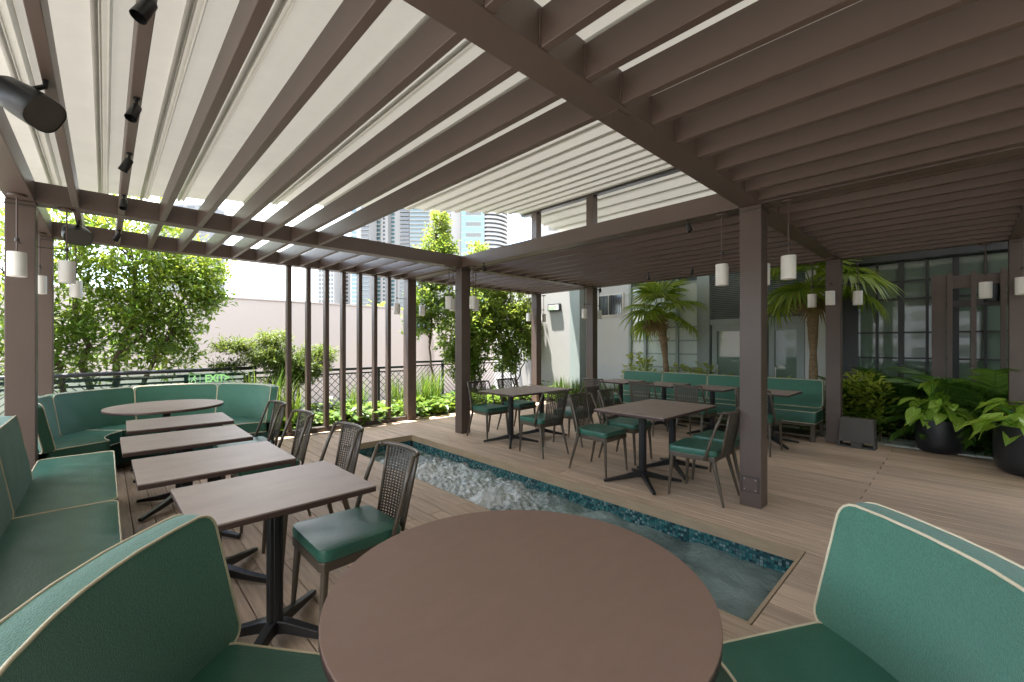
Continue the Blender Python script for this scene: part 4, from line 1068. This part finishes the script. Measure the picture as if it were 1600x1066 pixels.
for i, (x, y, s_) in enumerate(((8.38, 1.17, .95), (8.42, .98, .98), (8.34, .84, .90), (8.5, 1.1, 1.0), (8.62, .95, .85))):
    plant('speckled_shrub', 'yellow green speckled shrub growing behind the floor speaker', 'shrub', shm[i % 3], (x, y, -.05), i * 2, 'shrubs behind the floor speaker', scale=s_ * 1.0)

# fan palms
def fan_leaf(seed, dead=False):
    g = np.random.default_rng(seed); V = []; F = []; T_ = []; nb = 34; Rl = .50
    for k in range(nb):
        a = R(-118 + 236 * k / (nb - 1)); L = Rl * (.78 + .22 * math.cos(a * .8)) * g.uniform(.92, 1.05); dr = g.uniform(.10, .34) * (1.3 if dead else 1)
        d = np.array([math.cos(a), math.sin(a), 0]); s_ = np.array([-d[1], d[0], 0]); o = len(V); t = g.uniform(.1, .9)
        for f_, wd in ((0.02, .003), (.30, .016), (.55, .021), (.80, .012), (1.0, .001)):
            z = .05 * math.sin(f_ * 3.1) - dr * L * max(0, f_ - .35) ** 1.6 * 2.2; c = d * L * f_ + np.array([0, 0, z])
            V += [c - s_ * wd + np.array([0, 0, .25 * wd]), c + np.array([0, 0, -.2 * wd]), c + s_ * wd + np.array([0, 0, .25 * wd])]; T_ += [t] * 3
        for q in range(4):
            b = o + q * 3; F += [(b, b + 1, b + 4, b + 3), (b + 1, b + 2, b + 5, b + 4)]
    return fast_mesh('fan_leaf', np.array(V), np.array(F), 'dead frond' if dead else 'leaf palm', np.array(T_))
FANS = [fan_leaf(90 + k) for k in range(3)]; DEAD = fan_leaf(99, True)
def fan_palm(label, loc, h, lean, seed, nf=17, s=1.):
    t = thing('fan_palm', label, 'palm', loc, 0, 'fan palms behind the garden bench'); g = random.Random(seed)
    pts = [(lean[0] * k * k, lean[1] * k * k, h * k) for k in np.linspace(0, 1, 10)]
    mb = MB(); mb.tube(pts, [.060 + .012 * math.sin(i * 2.3) + (.025 if i > 6 else 0) for i in range(10)], 10)
    tk = mb.build('trunk', 'palm bark', t, smooth=True); top = Vector(pts[-1])
    for k in range(22):      # old leaf bases
        a = g.uniform(0, 6.28); z = h * g.uniform(.70, 1.0); q = pts[min(9, int(z / h * 9))]
        MB().tube([(q[0] + .05 * math.cos(a), q[1] + .05 * math.sin(a), z), (q[0] + .12 * math.cos(a), q[1] + .12 * math.sin(a), z + .10)], [.016, .006], 5).build('leaf_base', 'palm bark', tk)
    for k in range(nf):
        a = k * 2.4 + g.uniform(-.3, .3); el = R(78 - 108 * (k / nf) + g.uniform(-8, 8)); pl = g.uniform(.28, .45) * s
        d = Vector((math.cos(a) * math.cos(el), math.sin(a) * math.cos(el), math.sin(el))); e_ = top + d * pl - Vector((0, 0, .05 * (1 - d.z)))
        dead = k >= nf - 1
        f_ = link('dead_leaf' if dead else 'fan_leaf', DEAD if dead else FANS[k % 3], t); f_.location = e_
        x_ = (d - Vector((0, 0, .55 if not dead else .9))).normalized(); y_ = Vector((0, 0, 1)).cross(x_).normalized(); z_ = x_.cross(y_)
        f_.rotation_euler = Matrix((x_, y_, z_)).transposed().to_euler(); f_.scale = ((.55 if dead else 1) * s * g.uniform(.85, 1.1),) * 3
        MB().tube([top, top.lerp(e_, .5) + Vector((0, 0, .015)), e_], [.011, .008, .006], 5).build('leaf_stalk', 'leaf palm', f_).matrix_parent_inverse = f_.matrix_basis.inverted()
    return t
fan_palm('fan palm with a slightly leaning trunk behind the middle of the garden bench', (8.62, 4.28, -.05), 2.10, (.0, .18), 3, 13, 1.22)
fan_palm('taller fan palm behind the end of the garden bench, by the white pillar', (8.66, 1.72, -.05), 2.42, (.0, .02), 8, 13, 1.45)

# feather palms
def feather(seed, L=1.0, lw=.020, ll=.30):
    g = np.random.default_rng(seed); V = []; F = []; T_ = []; n = 34
    pt = lambda f_: np.array([L * f_ * (1 - .12 * f_), 0, L * (.42 * f_ - .55 * f_ * f_)])
    for k in range(n):
        f_ = .15 + .85 * k / (n - 1); c = pt(f_); tg = pt(min(1.02, f_ + .02)) - pt(f_ - .02); tg /= np.linalg.norm(tg)
        for sg in (-1, 1):
            l_ = ll * (1 - .75 * abs(f_ - .45) ** 1.2) * g.uniform(.85, 1.1); d = tg * .75 + np.array([0, sg * .8, .12 + g.uniform(-.15, .1)]); d /= np.linalg.norm(d); s_ = np.cross(d, [0, 0, 1]); s_ /= np.linalg.norm(s_); o = len(V); t = g.uniform(0, 1)
            for q, wd in ((0, .004), (.4, lw * .5), (1., .001)):
                p = c + d * l_ * q - np.array([0, 0, .30 * l_ * q * q]); V += [p - s_ * wd, p + s_ * wd]; T_ += [t, t]
            F += [(o, o + 1, o + 3, o + 2), (o + 2, o + 3, o + 5, o + 4)]
    for k in range(10):      # rachis
        a, b = pt(k / 10), pt((k + 1) / 10); o = len(V); wd = .006
        V += [a - [0, wd, 0], a + [0, wd, 0], b + [0, wd, 0], b - [0, wd, 0]]; T_ += [.6] * 4; F.append((o, o + 1, o + 2, o + 3))
    return np.array(V), np.array(F), np.array(T_)
FE = {}
for nm, m_ in (('areca', 'leaf dark'), ('date', 'leaf palm')):
    FE[nm] = [fast_mesh('frond', *(lambda v, f_, t: (v, f_, m_, t))(*feather(100 + k))) for k in range(2)]
def feather_palm(name, label, loc, nf, s, h, seed, kind, group, spread=(10, 75), cat='palm'):
    t = thing(name, label, cat, loc, 0, group); g = random.Random(seed)
    MB().tube([(0, 0, -.02), (.01, 0, h)], [.05 if h > .6 else .03, .04 if h > .6 else .02], 8).build('trunk', 'palm bark', t, smooth=True)
    for k in range(nf):
        f_ = link('frond', FE[kind][k % 2], t); f_.location = (g.uniform(-.05, .05), g.uniform(-.05, .05), h * g.uniform(.8, 1.)); f_.scale = (s * g.uniform(.75, 1.1),) * 3
        f_.rotation_euler = (g.uniform(-.2, .2), -R(g.uniform(*spread)), k * 2.4 + g.uniform(-.3, .3))
    return t
for i, (x, y, s_) in enumerate(((8.95, 1.12, 1.05), (8.98, .78, 1.05), (9.05, .52, 1.1), (9.0, .36, 1.0), (8.95, 1.35, .95))):
    feather_palm('dark_palm', 'dark feathery palm clump in front of the storefront, behind the speckled shrub', (x, y, -.05), 15, s_, .25, 30 + i, 'areca', 'palm clumps behind the speckled shrub', (5, 70))
for i, (x, y, s_) in enumerate(((8.55, -.12, 1.2), (8.5, -.35, 1.2), (8.6, .12, 1.0), (8.45, -.62, 1.15))):
    feather_palm('arching_palm', 'arching green feather palm behind the two black planters', (x, y, -.05), 14, s_, .35, 40 + i, 'areca', 'palm clumps behind the planters', (0, 60))
x, y = cam_dir(P_(592), 24); feather_palm('date_palm', 'distant date palm showing above the pale wall between the slats', (x, y, -3), 26, 1.25, 6.0, 50, 'date', None, (-10, 80))
# low dark filler shrubs
fm = clump('foliage', 170, .30, .45, .12, .05, 'leaf dark', 120, .6, .3)
for i, (x, y, s_) in enumerate(((8.98, .60, 1.1), (8.75, .22, 1.0), (8.6, 0.0, 1.2), (8.45, -.18, .8), (8.55, -.35, 1.1), (8.85, .95, 1.1), (8.55, -.05, .7), (8.35, -.75, 1.), (8.9, -.1, 1.2))):
    plant('dark_shrub', 'dark low leafy shrub filling the bed behind the planters', 'shrub', fm, (x, y, -.05), i, 'dark shrubs behind the planters', scale=s_)

# black planters with big-leaved vines
def heart_leaf(seed):
    g = np.random.default_rng(seed); V = []; F = []; T_ = []; nr = 9; ns = 4
    for i in range(nr + 1):
        f_ = i / nr; wd = .62 * (math.sin(math.pi * min(1, f_ * .92 + .10)) ** .75) * (1 - .35 * f_) * (1 if i < nr else .03); x_ = -.16 + 1.05 * f_
        for j in range(-ns, ns + 1):
            q = j / ns; back = -.16 * (1 - f_) * abs(q) ** 1.5 if f_ < .35 else 0
            V.append((x_ + back, wd * q * .62, .16 * abs(q) * wd - .38 * f_ * f_ + .02 * math.sin(9 * f_ + 3 * abs(q))))
            T_.append(min(1, max(0, .25 + .5 * g.uniform(0, 1) * (abs(math.sin(11 * f_ + 5 * abs(q) + seed)) ** 3) + .12 * (1 - abs(q)))))
    n_ = 2 * ns + 1
    for i in range(nr):
        for j in range(n_ - 1): F.append((i * n_ + j, (i + 1) * n_ + j, (i + 1) * n_ + j + 1, i * n_ + j + 1))
    return fast_mesh('leaf', np.array(V), np.array(F), 'leaf pothos', np.array(T_), True)
HL = [heart_leaf(130 + k) for k in range(3)]
def planter(lp, lv, c, dia, h, seed, n):
    p = thing('planter_pot', lp, 'planter', (*c, 0), 0, 'black planters'); r = dia / 2
    MB().lathe([(r * .50, .002), (r * .68, .010), (r * .86, h * .08), (r * .96, h * .20), (r * .995, h * .36), (r, h * .75), (r * .985, h), (r * .93, h), (r * .92, h * .86), (.02, h * .86)], 48, caps=False).build('pot', 'pot', p, smooth=50)
    MB().lathe([(.03, h * .865), (r * .915, h * .868), (r * .90, h * .85)], 32).build('soil', 'soil', p)
    v = thing('big_leaf_vine', lv, 'plant', (*c, h * .87), 0, 'vines in the black planters'); g = random.Random(seed)
    for k in range(n):
        a = k * 2.4 + g.uniform(-.4, .4); rr_ = r * g.uniform(.3, 1.65) * (1 if k % 3 else .5); hh = g.uniform(.06, .36) * (1.4 if k % 4 == 0 else 1) * (1.25 - .5 * rr_ / r)
        e_ = Vector((rr_ * math.cos(a), rr_ * math.sin(a), hh)); s_ = g.uniform(.18, .27) * (dia / .5) ** .6
        f_ = link('leaf', HL[k % 3], v, e_); f_.rotation_euler = (g.uniform(-.4, .4), R(g.uniform(-5, 38)), a + g.uniform(-.7, .7)); f_.scale = (s_, s_, s_)
        q = Vector((.25 * r * math.cos(a), .25 * r * math.sin(a), 0))
        MB().tube([q, q.lerp(e_, .55) + Vector((0, 0, .05)), e_], [.006, .005, .004], 5).build('leaf_stalk', 'leaf pothos', f_).matrix_parent_inverse = f_.matrix_basis.inverted()
planter('round black planter pot, the smaller of the two, by the paver path', 'variegated big leaved vine in the smaller black planter', (8.00, .21), .46, .44, 1, 44)
planter('round black planter pot, the bigger of the two, in front of a column', 'variegated big leaved vine in the bigger black planter', (7.33, -.55), .62, .54, 2, 48)

# slot drain in the deck before the slat screen
dr = thing('slot_drain', 'narrow dark slot drain in the deck in front of the slat screen', 'drain', (0, 7.07, 0))
MB().box(2.12, 3.58, -.028, .028, -.02, .0025).build('channel', 'black metal', dr)
for k in range(2): MB().box(2.12, 3.58, (-.034, .028)[k], (-.028, .034)[k], -.02, .004).build('edge_strip', 'dark steel', dr)
